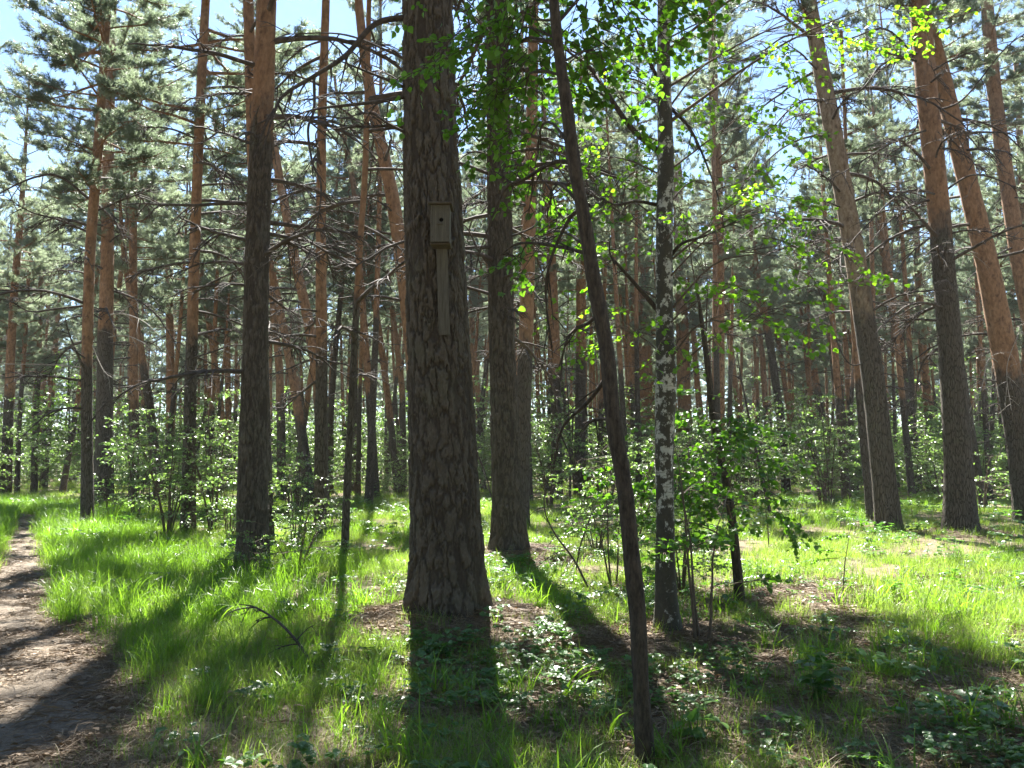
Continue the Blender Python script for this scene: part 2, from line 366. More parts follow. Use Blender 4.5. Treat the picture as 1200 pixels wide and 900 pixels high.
# ------------------------------------------------------------------ trunks
def trunk_mesh(C, r, orange_z, mat, sides=16, name="trunk", band=2.2, extra=None, tint=None):
    """round trunk through the centres C (rings lie flat), radius r per ring"""
    n = len(C); a = np.arange(sides) / sides * TAU; g = np.random.default_rng(int(abs(C[0, 0] * 991 + C[-1, 1] * 17)) + 3)
    lob = 1 + 0.05 * np.sin(a * 3 + g.uniform(0, 6))[None] * np.exp(-np.linspace(0, 6, n))[:, None] * 3 + g.normal(0, 0.012, (n, sides))
    rr = r[:, None] * lob
    V = np.stack([C[:, None, 0] + rr * np.cos(a), C[:, None, 1] + rr * np.sin(a), np.repeat(C[:, 2:3], sides, 1)], -1).reshape(-1, 3)
    i = np.arange(n - 1)[:, None] * sides; j = np.arange(sides)[None]; k = (j + 1) % sides
    Q = np.stack([i + j, i + k, i + sides + k, i + sides + j], -1).reshape(-1, 4)
    o = np.clip(0.5 + (C[:, 2] - orange_z) / band, 0, 1) if tint is None else tint
    mb = MB(); mb.add(V, Q, a=np.repeat(o, sides))
    for P, rad, oo in (extra or []): mb.add(*tube(P, rad, 5), m=1, a=oo)
    return mb.mesh(name, [mat, M['dead_wood']])
def furrowed_trunk(C, r, orange_z, rows, sides, depth, cell, name="trunk"):
    """a thick old trunk whose bark plates are modelled: Voronoi plates stretched along the trunk, with deep furrows"""
    n = rows; zz = np.linspace(C[0, 2], C[-1, 2], n)
    cx, cy_, rr = (np.interp(zz, C[:, 2], q) for q in (C[:, 0], C[:, 1], r))
    a = np.arange(sides) / sides * TAU; Rm = float(np.median(rr)); g = np.random.default_rng(77)
    U = a * Rm; W = TAU * Rm
    def plates(cell, st):
        hv = (zz[-1] - zz[0]) * st; nc = int(W * hv / (cell * cell)); cu, cv = g.uniform(0, W, nc), g.uniform(0, hv, nc)
        kd = kdtree.KDTree(nc * 3); ii = 0
        for sh in (-W, 0, W):
            for q in range(nc): kd.insert((cu[q] + sh, cv[q], 0), ii); ii += 1
        kd.balance(); return kd, g.uniform(0, 1, nc), nc
    kd1, ch1, n1 = plates(cell, 0.17); kd2, ch2, n2 = plates(cell * 0.42, 0.36)
    disp = np.zeros((n, sides)); crev = np.zeros((n, sides))
    for y in range(n):
        for x in range(sides):
            c_, s_ = math.cos(a[x]), math.sin(a[x])
            nv = mnoise.noise_vector((c_ * 14, s_ * 14, zz[y] * 26)); nw = mnoise.noise_vector((c_ * 4, s_ * 4, zz[y] * 3.5))
            wu = U[x] + cell * (0.30 * nv[0] + 0.8 * nw[0]); dv = cell * (0.30 * nv[1] + 0.4 * nw[1]); v = zz[y] - zz[0]
            (_, i1, d1), (_, _, d2) = kd1.find_n((wu, v * 0.17 + dv, 0), 2); e = min(1.0, (d2 - d1) / ((0.22 + 0.45 * abs(nw[2])) * cell)); e = e * e * (3 - 2 * e)
            (_, i2, f1), (_, _, f2) = kd2.find_n((wu, v * 0.36 + dv, 0), 2); e2 = min(1.0, (f2 - f1) / (0.2 * cell))
            crev[y, x] = e * (0.55 + 0.45 * e2) * (0.75 + 0.25 * ch2[i2 % n2]); disp[y, x] = depth * (e - 1) + depth * e * (0.8 * (ch1[i1 % n1] - 0.5) + 0.22 * (e2 - 1) + 0.5 * (ch2[i2 % n2] - 0.5)) + 0.003 * nv[2]
    up = np.clip((zz - orange_z) / 3, 0, 1); disp *= (1 - 0.7 * up)[:, None]
    fl = 1 + 0.085 * np.exp(-np.maximum(zz, 0) / 0.2)[:, None] * (np.sin(a * 4 + 0.7) + 0.6 * np.sin(a * 7 + 2))[None]
    rad = rr[:, None] * fl + disp + g.normal(0, 0.0012, (n, sides))
    V = np.stack([cx[:, None] + rad * np.cos(a), cy_[:, None] + rad * np.sin(a), np.repeat(zz[:, None], sides, 1)], -1).reshape(-1, 3)
    i = np.arange(n - 1)[:, None] * sides; j = np.arange(sides)[None]; k = (j + 1) % sides
    Q = np.stack([i + j, i + k, i + sides + k, i + sides + j], -1).reshape(-1, 4)
    mb = MB(); mb.add(V, Q, a=np.repeat(np.clip(0.5 + (zz - orange_z) / 2.2, 0, 1), sides))
    me = mb.mesh(name, [M['pine_bark_deep']])
    at_ = me.attributes.new("crev", 'FLOAT', 'POINT'); at_.data.foreach_set("value", crev.astype(np.float32).ravel())
    return me

def trunk_path(pts, Y, H, step=0.25, top_r=0.05, flare=0.14, more_lean=0.0):
    """pts: (px, py, width_px) from the base up; returns local ring centres, radii and the base point. Above the last point the trunk straightens up to height H."""
    W = np.array([at(p[0], p[1], Y) for p in pts]); depth = Y * cp + (W[:, 2] - CAM_H) * sp_
    r = np.array([p[2] for p in pts]) / 2 * depth / FPX
    base = W[0].copy(); base[2] = float(gz(base[0], base[1]))
    z = W[:, 2] - base[2]; z[0] = 0
    lean = (W[-1, 0] - W[-2, 0]) / max(0.3, z[-1] - z[-2]); zl = z[-1]; lean += more_lean
    zs = np.arange(-0.2, H + 0.01, step)
    x = np.interp(zs, z, W[:, 0]); ov = zs > zl
    x[ov] = W[-1, 0] + lean * 4.0 * (1 - np.exp(-(zs[ov] - zl) / 4.0))
    k = np.ones(5) / 5; xp = np.concatenate([[x[0]] * 2, x, [x[-1]] * 2]); x = np.convolve(xp, k, 'valid')
    rr = np.interp(zs, z, r); rr[ov] = np.maximum(top_r, r[-1] * (1 - 0.9 * (zs[ov] - zl) / max(0.1, H - zl)))
    rr = rr * (1 + flare * np.exp(-np.maximum(zs, 0) / 0.22))
    y = 0.04 * np.sin(zs * 0.5 + base[0])
    return np.stack([x - base[0], y - y[0], zs], 1), rr, base

used_tree_xy = []
def dead_branches(root, C, r, z0, z1, n, Lr, seed, thick=1.0):
    g = np.random.default_rng(seed)
    for k in range(n):
        z = z0 + (z1 - z0) * (k + g.uniform(0, 1)) / n
        c = np.array([np.interp(z, C[:, 2], C[:, i]) for i in range(3)]); L = g.uniform(*Lr) * (0.6 + 0.4 * min(1, (z - 1) / 6))
        o = link("dead_branch", DEAD[g.integers(0, len(DEAD))], root, tuple(c))
        o.rotation_euler = (g.normal(0, 0.3), g.normal(-0.02, 0.18), g.uniform(0, TAU)); tk = thick * g.uniform(0.9, 1.4)
        o.scale = (L, L, L)
def custom_branch(root, base, pts, Y0, Y1, r0, mat=None, name="dead_branch", twigs=10, seed=1):
    g = np.random.default_rng(seed); n = len(pts)
    P = np.array([at(px, py, Y0 + (Y1 - Y0) * i / (n - 1)) for i, (px, py) in enumerate(pts)]) - base
    P = smooth_path(P, 6 * n); t = np.linspace(0, 1, len(P)); parts = [(P, r0 * (1 - t) ** 0.7 + 0.003)]
    L = np.linalg.norm(np.diff(P, axis=0), axis=1).sum()
    for k in range(twigs):
        f = g.integers(int(len(P) * 0.2), len(P) - 1); d = unit(unit(P[f] - P[f - 1]) * 0.7 + g.normal(0, 0.6, 3) + np.array([0, 0, -0.25])); l = L * g.uniform(0.08, 0.3)
        s = np.linspace(0, 1, 6); Q = P[f] + d * (s * l)[:, None] + np.stack([0 * s, 0 * s, -0.3 * l * s ** 2], 1) + np.cumsum(g.normal(0, 0.025 * l, (6, 3)), 0) * s[:, None]
        parts.append((Q, 0.4 * r0 * (1 - s) + 0.002))
        for _ in range(2):
            q = Q[g.integers(2, 5)]; d2 = unit(d + g.normal(0, 0.7, 3)); l2 = l * g.uniform(0.25, 0.5)
            parts.append((np.array([q, q + d2 * l2 * 0.5, q + d2 * l2 + np.array([0, 0, -0.12 * l2])]), np.array([0.004, 0.003, 0.0015])))
    link(name, branch_mesh(parts, name, mat), root)

def add_crown(root, C, H, ci, zc, sc=1.0, seed=0):
    g = np.random.default_rng(seed); a = np.array([np.interp(zc, C[:, 2], C[:, i]) for i in range(3)])
    b = C[-1]; d = Vector(b - a).normalized(); s = (H + 0.5 - zc) / CROWN_H[ci]
    o = link("crown", CROWNS[ci], root, tuple(a)); q = Vector((0, 0, 1)).rotation_difference(d)
    o.rotation_mode = 'QUATERNION'
    from mathutils import Quaternion
    o.rotation_quaternion = q @ Quaternion((0, 0, 1), g.uniform(0, TAU))
    o.scale = (sc, sc, s)

# the pines one can tell apart: label, points (px, py, width) from the base up, base row for the depth, height, orange height, crown base, branches
PINES = [
 dict(l="thickest old pine with furrowed grey bark, the wooden birdhouse fixed to it", p=[(524, 735, 91), (524, 640, 87), (520, 560, 82), (513, 400, 74), (509, 300, 71), (503, 150, 65), (501, 0, 59)], H=25, oz=9.5, zc=12.5, ci=0, nb=6, bz=(5, 12), deep=(620, 320, 0.022, 0.047), mound=(0.20, 1.0)),
 dict(l="second thick dark pine just right of and behind the birdhouse pine", p=[(597, 652, 43), (594, 560, 36), (588, 400, 31), (585, 200, 29), (583, 60, 26), (582, 0, 25)], H=24, oz=11, zc=10, ci=6, sc=0.84, lean=-0.14, nb=18, bz=(3.6, 10.5), deep=(420, 180, 0.019, 0.045), mound=(0.13, 0.9)),  # extra lean above the frame, added to shift the crown's shade left
 dict(sc=0.7, l="straight dark pine left of the birdhouse pine, leafy sprigs at its foot", p=[(296, 668, 38), (297, 560, 35), (301, 400, 29), (303, 300, 28), (308, 150, 26), (313, 0, 22)], H=24, oz=7.2, zc=15, ci=2, nb=12, bz=(3, 11), deep=(420, 170, 0.016, 0.042)),
 dict(l="narrower pine close behind the straight dark pine on the left", p=[(313, 643, 20), (311, 560, 18), (304, 300, 16), (297, 150, 14), (291, 0, 12)], sc=0.7, H=23, oz=6.0, zc=14.5, ci=3, nb=8, bz=(4, 11)),
 dict(l="orange pine trunk half hidden behind the second thick dark pine", p=[(610, 622, 20), (612, 500, 18), (616, 400, 17), (619, 300, 16), (622, 200, 14), (624, 100, 13)], H=23, oz=4.8, zc=14, sc=0.8, ci=4, nb=9, bz=(4, 11)),
 dict(l="tall tan pine leaning left on the right of the clearing", p=[(1041, 624, 30), (1034, 560, 27), (1022, 450, 25), (1001, 300, 23), (976, 150, 20), (947, 0, 17)], H=23, oz=5.6, zc=13.0, ci=5, nb=13, bz=(4.5, 13), band=4.0, mat='pine_bark_tan'),
 dict(l="dark thick pine with charred looking lower trunk and needle mound, right side", p=[(1128, 627, 37), (1124, 540, 30), (1115, 400, 26), (1103, 250, 24), (1086, 100, 23), (1077, 0, 22)], H=24, oz=7.3, zc=12.5, ci=0, nb=16, bz=(4, 12), mound=(0.13, 0.9)),
 dict(l="bright orange pine leaning left, crossing behind the dark thick pine", p=[(1205, 612, 33), (1194, 520, 29), (1172, 400, 27), (1153, 300, 24), (1130, 200, 21), (1106, 100, 20), (1078, 0, 18)], H=23, oz=4.2, zc=13, ci=1, nb=12, bz=(3, 12)),
 dict(l="slim pale orange pine at the far right edge, leaning left", p=[(1243, 600, 24), (1222, 450, 20), (1192, 300, 18), (1178, 200, 16), (1165, 100, 15), (1156, 0, 13)], H=24, oz=3.6, zc=14, ci=2, nb=9, bz=(4, 13)),
 dict(l="thin dark pine hugging the left flank of the tall tan pine", p=[(1020, 611, 9), (1010, 500, 9), (1003, 400, 8), (999, 320, 7), (996, 260, 6)], H=15, oz=4.0, zc=10, ci=3, nb=8, bz=(3, 10), sc=0.6),
 dict(l="slim pine nearest the path, first of the left cluster", p=[(103, 622, 15), (103, 540, 13), (103, 450, 12), (107, 300, 11.5), (117, 150, 10.5), (124, 40, 9)], H=21, oz=4.4, zc=10.5, ci=4, nb=10, bz=(3, 10)),
 dict(l="stout dark pine directly right of the slim pine by the path", p=[(122, 598, 22), (122, 500, 19), (122, 400, 17), (125, 300, 14), (128, 150, 12)], H=22, oz=6.5, zc=11.5, ci=5, nb=10, bz=(4, 11)),
 dict(l="orange-topped pine rising from the left shrubs, third of the left cluster", p=[(157, 592, 12), (157, 500, 11), (156, 400, 9.5), (155, 300, 9), (158, 150, 7)], H=22, oz=4.0, zc=12, ci=0, nb=9, bz=(3, 11)),
 dict(l="leaning dark pine stem in the left shrubs with crooked trunk", p=[(186, 590, 11), (182, 540, 11), (176, 480, 10), (164, 410, 9), (150, 330, 8)], H=15, oz=6.0, zc=10, ci=3, nb=6, bz=(4, 10), sc=0.6),
 dict(l="pine with dark foot among the whitish shrubs, orange above", p=[(220, 624, 17), (221, 540, 15), (222, 450, 13.5), (226, 300, 12), (233, 150, 11), (241, 0, 9.5)], H=22, oz=4.8, zc=11, ci=1, nb=15, bz=(3, 11)),
 dict(l="orange-banded pine at the far left edge beside the path", p=[(7, 583, 13), (9, 500, 11), (12, 430, 9.5), (18, 330, 8), (24, 250, 6.5)], H=22, oz=5.0, zc=11, ci=2, nb=7, bz=(3, 11)),
 dict(l="thin dark pine stem just right of the far left edge pine", p=[(20, 579, 6), (23, 500, 5), (27, 430, 4.5), (33, 330, 4)], H=17, oz=7, zc=9, ci=3, nb=5, bz=(3, 9), sc=0.7),
 dict(l="thin grey pine stem between the path and the left cluster", p=[(40, 577, 8), (42, 500, 6), (45, 430, 5.5), (48, 330, 5)], H=18, oz=8, zc=9.5, ci=4, nb=5, bz=(3, 9), sc=0.7),
 dict(l="upright pine forming a V with a leaning pine, left of the birdhouse", p=[(377, 628, 17), (377, 540, 15.5), (378, 430, 13.5), (377, 300, 12), (377, 150, 10.5), (382, 0, 9)], H=22, sc=0.55, oz=4.2, zc=16, ci=5, nb=13, bz=(3, 12)),
 dict(l="leaning orange pine forming the left arm of the V", p=[(380, 600, 14), (377, 520, 14), (372, 440, 13), (362, 380, 12.5), (345, 300, 11.5), (326, 200, 10), (312, 120, 9)], sc=0.55, H=20, oz=4.0, zc=15.5, ci=0, nb=8, bz=(5, 12)),
 dict(l="orange pine leaning left with swollen foot, left of the V", p=[(363, 590, 14), (357, 530, 12), (346, 460, 11), (335, 400, 10), (325, 350, 9.5), (312, 290, 9)], H=18, oz=3.6, zc=12, ci=1, nb=6, bz=(4, 12)),
 dict(l="thin dark pine between the V and the birdhouse pine, orange above", p=[(404, 652, 9), (407, 570, 8.5), (411, 500, 8), (416, 400, 8), (421, 300, 7), (428, 200, 7), (432, 0, 5.5)], H=19, oz=4.6, zc=15.5, ci=3, nb=10, bz=(3, 12), sc=0.4),
 dict(l="pine crossing behind the thin dark one, leaning left", p=[(440, 584, 10), (435, 500, 9.5), (428, 400, 8.5), (421, 310, 8), (415, 220, 7), (398, 130, 6)], H=22, oz=5.0, zc=13, ci=2, nb=7, bz=(4, 13)),
 dict(l="orange pine bending left, second from the birdhouse pine on its left", p=[(466, 580, 9), (456, 480, 8), (446, 400, 7.5), (437, 340, 7), (422, 250, 6)], H=22, oz=4.2, zc=13, ci=4, nb=6, bz=(4, 13)),
 dict(l="slim orange pine almost touching the birdhouse pine on its left", p=[(474, 577, 7), (471, 450, 7), (462, 380, 6.5), (455, 330, 6)], H=20, oz=5.5, zc=12, ci=5, nb=5, bz=(4, 12)),
 dict(l="grey slanting pine behind the V and the thin dark pine", p=[(387, 578, 7.5), (388, 480, 7), (393, 410, 6.5), (400, 340, 6), (408, 260, 5)], H=21, oz=11, zc=12, ci=0, nb=6, bz=(4, 12)),
 dict(l="tan pine leaning left, half hidden behind the birdhouse pine", p=[(497, 620, 24), (487, 430, 21), (472, 310, 18), (458, 220, 16), (442, 150, 14)], H=21, oz=3.8, zc=16, sc=0.65, ci=1, nb=8, bz=(5, 12)),
 dict(l="dim dark pine behind the straight dark pine and its narrow neighbour", p=[(330, 588, 11), (330, 500, 10), (328, 430, 9), (318, 340, 8), (312, 280, 7)], H=20, oz=4.5, zc=12, ci=2, nb=6, bz=(4, 12)),
 dict(l="thin orange pine seen between the two thickest pines", p=[(567, 573, 7), (562, 480, 6.5), (554, 400, 6.5), (550, 300, 6.5), (549, 200, 5.5)], H=23, oz=5.5, zc=13, ci=3, nb=6, bz=(4, 13)),
 dict(l="straight dark-footed pine left of a parallel pine in the middle", p=[(652, 586, 14), (652, 500, 13), (650, 400, 12), (646, 300, 11), (640, 200, 10)], H=22, oz=6.0, zc=13, ci=4, nb=9, bz=(3, 12)),
 dict(l="straight pine right of a parallel pine, seen past the leaning broadleaf", p=[(680, 583, 15), (680, 500, 13), (681, 400, 11.5), (681, 300, 11), (681, 150, 9)], H=23, oz=7.0, zc=13, ci=5, nb=9, bz=(3, 12)),
 dict(l="thick reddish pine between the leaning broadleaf and the birch", p=[(753, 572, 23), (752, 500, 21), (749, 400, 19), (746, 300, 17), (743, 200, 14)], H=24, oz=4.5, zc=13, ci=0, nb=8, bz=(4, 13)),
 dict(l="slim reddish pine on the left of the thick reddish one", p=[(738, 571, 8), (738, 480, 8), (736, 400, 7.5), (733, 300, 7)], H=22, oz=4.5, zc=13, ci=1, nb=5, bz=(4, 13)),
 dict(l="slim orange pine tucked between the thick reddish one and the birch", p=[(762, 570, 7), (762, 480, 7), (760, 400, 6.5), (757, 300, 6)], H=23, oz=3.5, zc=13, ci=2, nb=5, bz=(4, 13)),
 dict(l="reddish pine showing just right of the birch trunk", p=[(805, 575, 19), (803, 500, 17), (800, 400, 15), (797, 300, 13), (794, 200, 11)], H=23, oz=4.0, zc=13, ci=3, nb=7, bz=(4, 13)),
 dict(l="straight bright red-orange pine rising through the birch leaves", p=[(839, 585, 18), (841, 500, 15.5), (842, 400, 14.5), (842, 300, 13.5), (840, 200, 12.5), (836, 100, 11), (834, 0, 9.5)], H=26, oz=3.2, zc=14, ci=4, nb=12, bz=(5, 14)),
 dict(l="grey pine leaning left in the pale gap on the right", p=[(922, 577, 11), (916, 500, 10), (904, 410, 9), (890, 340, 8.5), (877, 260, 7.5), (866, 190, 6)], H=23, oz=9.5, zc=12, ci=5, nb=10, bz=(4, 12)),
 dict(l="slim pine left of the leaning grey one in the pale gap", p=[(901, 570, 7), (899, 500, 6), (894, 420, 5.5), (887, 360, 5)], H=20, oz=5, zc=12, ci=0, nb=5, bz=(4, 12)),
 dict(l="slim orange pine right of the leaning grey one in the pale gap", p=[(931, 570, 7), (925, 490, 6), (914, 410, 5.5), (904, 360, 5)], H=20, oz=4, zc=12, ci=1, nb=5, bz=(4, 12)),
 dict(l="dark slanting pine in the pale gap, farther right than the orange one", p=[(972, 568, 9), (963, 490, 8.5), (948, 400, 7.5), (935, 310, 6.5)], H=21, oz=8, zc=12, ci=2, nb=8, bz=(4, 12)),
 dict(l="thin orange pine slanting beside the dark slanting one", p=[(958, 567, 6.5), (952, 480, 6), (942, 400, 6), (930, 320, 5)], H=21, oz=3.5, zc=12, ci=3, nb=5, bz=(4, 12)),
 dict(l="shaded dark pine left of the tall tan pine, in the rear shrubs", p=[(992, 573, 13), (986, 490, 11.5), (978, 420, 10.5), (968, 340, 9), (958, 260, 8)], H=21, oz=9, zc=11, ci=4, nb=9, bz=(3, 11)),
 dict(l="dark-footed pine between the tall tan pine and the dark thick pine", p=[(1074, 580, 13), (1066, 500, 12), (1053, 400, 11), (1042, 330, 10), (1028, 250, 9)], H=20, oz=7.0, zc=11, ci=5, nb=9, bz=(3, 11)),
 dict(l="slim orange pine left of the dark thick pine, in the rear", p=[(1092, 576, 11), (1088, 480, 9.5), (1080, 400, 9), (1075, 300, 8), (1071, 220, 7)], H=21, oz=4.8, zc=11, ci=0, nb=8, bz=(3, 11)),
 dict(l="narrow orange pine behind the leafy broadleaf sapling right of the birch", p=[(874, 576, 7.5), (866, 490, 7), (855, 400, 6.5), (848, 330, 6)], H=21, oz=3.6, zc=12, ci=1, nb=5, bz=(4, 12)),
 dict(l="thin grey pine at the upper right edge behind the pale orange one", p=[(1210, 582, 10), (1204, 400, 9), (1196, 200, 7.5), (1190, 60, 6)], H=23, oz=9, zc=13, ci=2, nb=6, bz=(4, 13)),
 dict(l="orange pine leaning left beyond the whitish shrubs", p=[(262, 577, 8.5), (260, 480, 7.5), (250, 410, 7), (240, 350, 6.5), (228, 270, 6)], H=19, oz=3.5, zc=12, ci=3, nb=6, bz=(4, 12)),
 dict(l="straight orange pine beside the leaning one beyond the shrubs", p=[(268, 575, 8), (268, 480, 7), (267, 400, 6.5), (265, 300, 6)], H=21, oz=3.5, zc=12, ci=4, nb=6, bz=(4, 12)),
 dict(l="faint orange pine between two dark-footed pines on the left", p=[(198, 577, 11), (199, 480, 10), (199, 400, 9), (198, 300, 8)], H=21, oz=3.5, zc=12, ci=5, nb=6, bz=(4, 12)),
]
H_ROW = 545.0
for i, t in enumerate(PINES):
    x0, y0, _ = t['p'][0]; Y = float(ground(x0, y0)[1])
    if 'mound' in t:
        g0 = at(x0, y0, Y); MOUNDS.append((float(g0[0]), Y, *t['mound']))
for i, t in enumerate(PINES):
    x0, y0, _ = t['p'][0]; Y = float(ground(x0, y0)[1])
    if 'mound' in t: Y = [m_[1] for m_ in MOUNDS if abs(m_[0] - at(x0, y0, m_[1])[0]) < 0.2][0]
    C, r, base = trunk_path(t['p'], Y, t['H'], more_lean=t.get('lean', 0.0))
    root = thing("pine_tree", base, t['l'], "pine tree")
    used_tree_xy.append((base[0], base[1], r[3]))
    if 'deep' in t:
        rows, sides, dep, cell = t['deep']
        me = furrowed_trunk(C, r, t['oz'], rows * 2, sides, dep, cell)
    else:
        me = trunk_mesh(C, r, t['oz'], M[t.get('mat', 'pine_bark')], 18 if Y < 22 else 12, band=t.get('band', 2.2))
    link("trunk", me, root)
    add_crown(root, C, t['H'], t['ci'], t['zc'] - (2.5 if Y > 30 else 1.5 if base[0] < -5.5 else 0), t.get('sc', 1.0) * (0.88 if 30 > Y > 15 else 0.95) * (1.25 if base[0] < -5.5 else 1.0), 500 + i)
    dead_branches(root, C, r, t['bz'][0], t['bz'][1], int(t['nb'] * 1.5), (1.4, 3.4) if Y < 30 else (1.2, 2.8), 900 + i)
    t['root'], t['base'], t['Y'], t['C'], t['r'] = root, base, Y, C, r
def cb(i, pts, dY=-0.6, r0=0.02, mat=None, tw=10, seed=1):
    t = PINES[i]; custom_branch(t['root'], t['base'], pts, t['Y'], t['Y'] + dY, r0, mat, twigs=tw, seed=seed + i * 13)
cb(0, [(480, 20), (440, 28), (405, 65), (370, 88), (332, 112), (318, 136), (292, 150)], -0.5, 0.030, tw=10, seed=2)
cb(0, [(368, 90), (368, 128), (361, 152), (366, 190), (376, 215), (373, 255), (362, 300)], -0.5, 0.014, tw=9, seed=3)
cb(0, [(480, 112), (450, 118), (420, 122), (370, 128), (335, 140)], -0.3, 0.022, tw=14, seed=4)
cb(0, [(480, 158), (455, 145), (432, 132), (400, 140)], -0.4, 0.015, tw=6, seed=5)
cb(0, [(480, 105), (450, 92), (415, 78), (395, 70)], -0.4, 0.016, tw=6, seed=6)
cb(0, [(485, 95), (500, 85), (455, 60), (400, 40), (330, 40)], 0.5, 0.018, tw=9, seed=7)
cb(1, [(588, 110), (560, 100), (545, 102), (536, 110)], -0.5, 0.03, tw=5)
cb(1, [(590, 190), (560, 178), (542, 184), (536, 195)], -0.8, 0.022, tw=6, seed=7)
cb(1, [(592, 180), (635, 175), (680, 192), (720, 205), (738, 222), (765, 216)], -1.2, 0.028, tw=14, seed=8)
cb(1, [(592, 330), (565, 300), (548, 268), (538, 262)], -0.8, 0.02, tw=5, seed=9)
cb(1, [(590, 120), (630, 95), (668, 95), (700, 110)], -0.8, 0.024, tw=9, seed=10)
cb(1, [(592, 280), (630, 262), (640, 230), (665, 235)], -0.8, 0.016, tw=6, seed=11)
cb(5, [(968, 120), (940, 118), (905, 150), (870, 205)], -1.0, 0.03, tw=14)
cb(5, [(985, 160), (950, 160), (915, 175), (880, 208), (868, 222)], -1.2, 0.028, tw=10, seed=3)
cb(5, [(955, 42), (915, 45), (860, 95), (840, 130)], -0.8, 0.028, tw=14, seed=4)
cb(5, [(1018, 425), (990, 420), (955, 330), (935, 320)], -0.5, 0.02, tw=8, seed=5)
cb(5, [(1000, 250), (960, 235), (925, 250), (915, 280)], -0.8, 0.022, tw=10, seed=6)
cb(6, [(1084, 60), (1035, 75), (1000, 110), (905, 125)], -1.0, 0.032, tw=16)
cb(6, [(1095, 150), (1050, 165), (1000, 195), (965, 215)], -1.0, 0.028, tw=14, seed=2)
cb(6, [(1108, 230), (1060, 225), (1010, 270), (985, 300)], -1.0, 0.026, tw=12, seed=3)
cb(6, [(1105, 225), (1140, 205), (1180, 215), (1210, 235)], -1.0, 0.026, tw=10, seed=4)
cb(6, [(1098, 130), (1130, 115), (1175, 60), (1200, 40)], -1.0, 0.026, tw=10, seed=5)
cb(6, [(1090, 90), (1040, 35), (990, 45), (950, 20)], 0.5, 0.026, tw=12, seed=6)
cb(7, [(1185, 440), (1160, 420), (1150, 455), (1130, 490)], -1.0, 0.014, M['grey_wood'], tw=12)
cb(7, [(1180, 390), (1195, 385), (1180, 430), (1185, 480)], -0.8, 0.012, M['grey_wood'], tw=14, seed=2)
cb(7, [(1150, 300), (1110, 290), (1070, 330)], -0.6, 0.016, M['grey_wood'], tw=8, seed=3)
cb(10, [(107, 235), (70, 207), (40, 208), (0, 226), (-25, 240)], -0.8, 0.038, tw=8)
cb(10, [(106, 273), (70, 258), (35, 248), (0, 226)], -1.0, 0.034, tw=10, seed=2)
cb(10, [(103, 432), (70, 428), (35, 427), (-20, 426)], -0.6, 0.018, M['grey_wood'], tw=5, seed=3)
cb(10, [(103, 358), (65, 362), (35, 365), (10, 352), (-15, 350)], -0.6, 0.03, tw=8, seed=4)
cb(10, [(104, 395), (120, 432), (132, 443)], -0.6, 0.012, M['grey_wood'], tw=5, seed=5)
cb(11, [(124, 236), (145, 230), (170, 222), (205, 205)], -0.6, 0.035, tw=10)
cb(11, [(122, 370), (145, 368), (170, 378), (195, 403)], -1.2, 0.028, M['grey_wood'], tw=6, seed=2)
cb(11, [(122, 396), (145, 393), (165, 400), (185, 415)], -1.2, 0.02, M['grey_wood'], tw=6, seed=3)
cb(14, [(224, 345), (250, 330), (275, 318), (290, 308)], -0.8, 0.03, tw=9)
cb(14, [(224, 420), (250, 412), (270, 405), (288, 404)], -0.8, 0.022, tw=7, seed=2)
cb(14, [(232, 170), (255, 155), (280, 130)], -0.5, 0.025, tw=8, seed=3)
cb(25, [(430, 400), (450, 372), (475, 365)], -0.4, 0.02, tw=4)

# ------------------------------------------------------------------ birdhouse on the thick pine
def box(mb, c, s, m=0, a=0.5, rot=None):
    c = np.array(c, float); s = np.array(s, float) / 2; b = 0.004
    V = np.array([[x, y, z] for x in (-1, 1) for y in (-1, 1) for z in (-1, 1)], float)
    bm_v, bm_q = [], []
    # chamfered box: each face inset, joined by slim bevel faces
    import itertools
    idx = {}
    for (sx, sy, sz) in itertools.product((-1, 1), repeat=3):
        for ax in range(3):
            p = np.array([sx, sy, sz]) * s
            for k in range(3):
                if k != ax: p[k] -= (sx, sy, sz)[k] * b
            idx[(sx, sy, sz, ax)] = len(bm_v); bm_v.append(p)
    for ax in range(3):
        o1, o2 = (ax + 1) % 3, (ax + 2) % 3
        for sg in (-1, 1):
            q = []
            for u, v in ((-1, -1), (1, -1), (1, 1), (-1, 1)):
                k = [0, 0, 0]; k[ax] = sg; k[o1] = u; k[o2] = v; q.append(idx[(*k, ax)])
            bm_q.append(q if sg > 0 else q[::-1])
    for ax in range(3):                                  # edges parallel to ax
        o1, o2 = (ax + 1) % 3, (ax + 2) % 3
        for u in (-1, 1):
            for v in (-1, 1):
                k = [0, 0, 0]; k[o1] = u; k[o2] = v
                a0, a1 = list(k), list(k); a0[ax] = -1; a1[ax] = 1
                q = [idx[(*a0, o1)], idx[(*a1, o1)], idx[(*a1, o2)], idx[(*a0, o2)]]
                bm_q.append(q if u * v < 0 else q[::-1])
    tri = []
    for k in itertools.product((-1, 1), repeat=3):
        q = [idx[(*k, ax)] for ax in range(3)]; tri.append(q if k[0] * k[1] * k[2] > 0 else q[::-1])
    P = np.array(bm_v)
    if rot is not None: P = P @ rot.T
    mb.add(P + c, np.array(bm_q), np.array(tri), m=m, a=a)
T0 = PINES[0]
def surf(py):                    # front of the thick pine at the height that row py of the photo shows
    z = at(517, py, T0['Y'] - 0.32)[2]; zl = z - T0['base'][2]
    rr = np.interp(zl, T0['C'][:, 2], T0['r']); yc = np.interp(zl, T0['C'][:, 2], T0['C'][:, 1]) + T0['base'][1]
    return z, yc - rr
zt, yf = surf(246); zb_, _ = surf(288); zbar, yf2 = surf(392)
bx = float(at(517, 268, yf - 0.1)[0]); hh = zt - zb_; wd = 22.5 * yf / FPX; dpt = 0.19
yfr = yf - 0.02
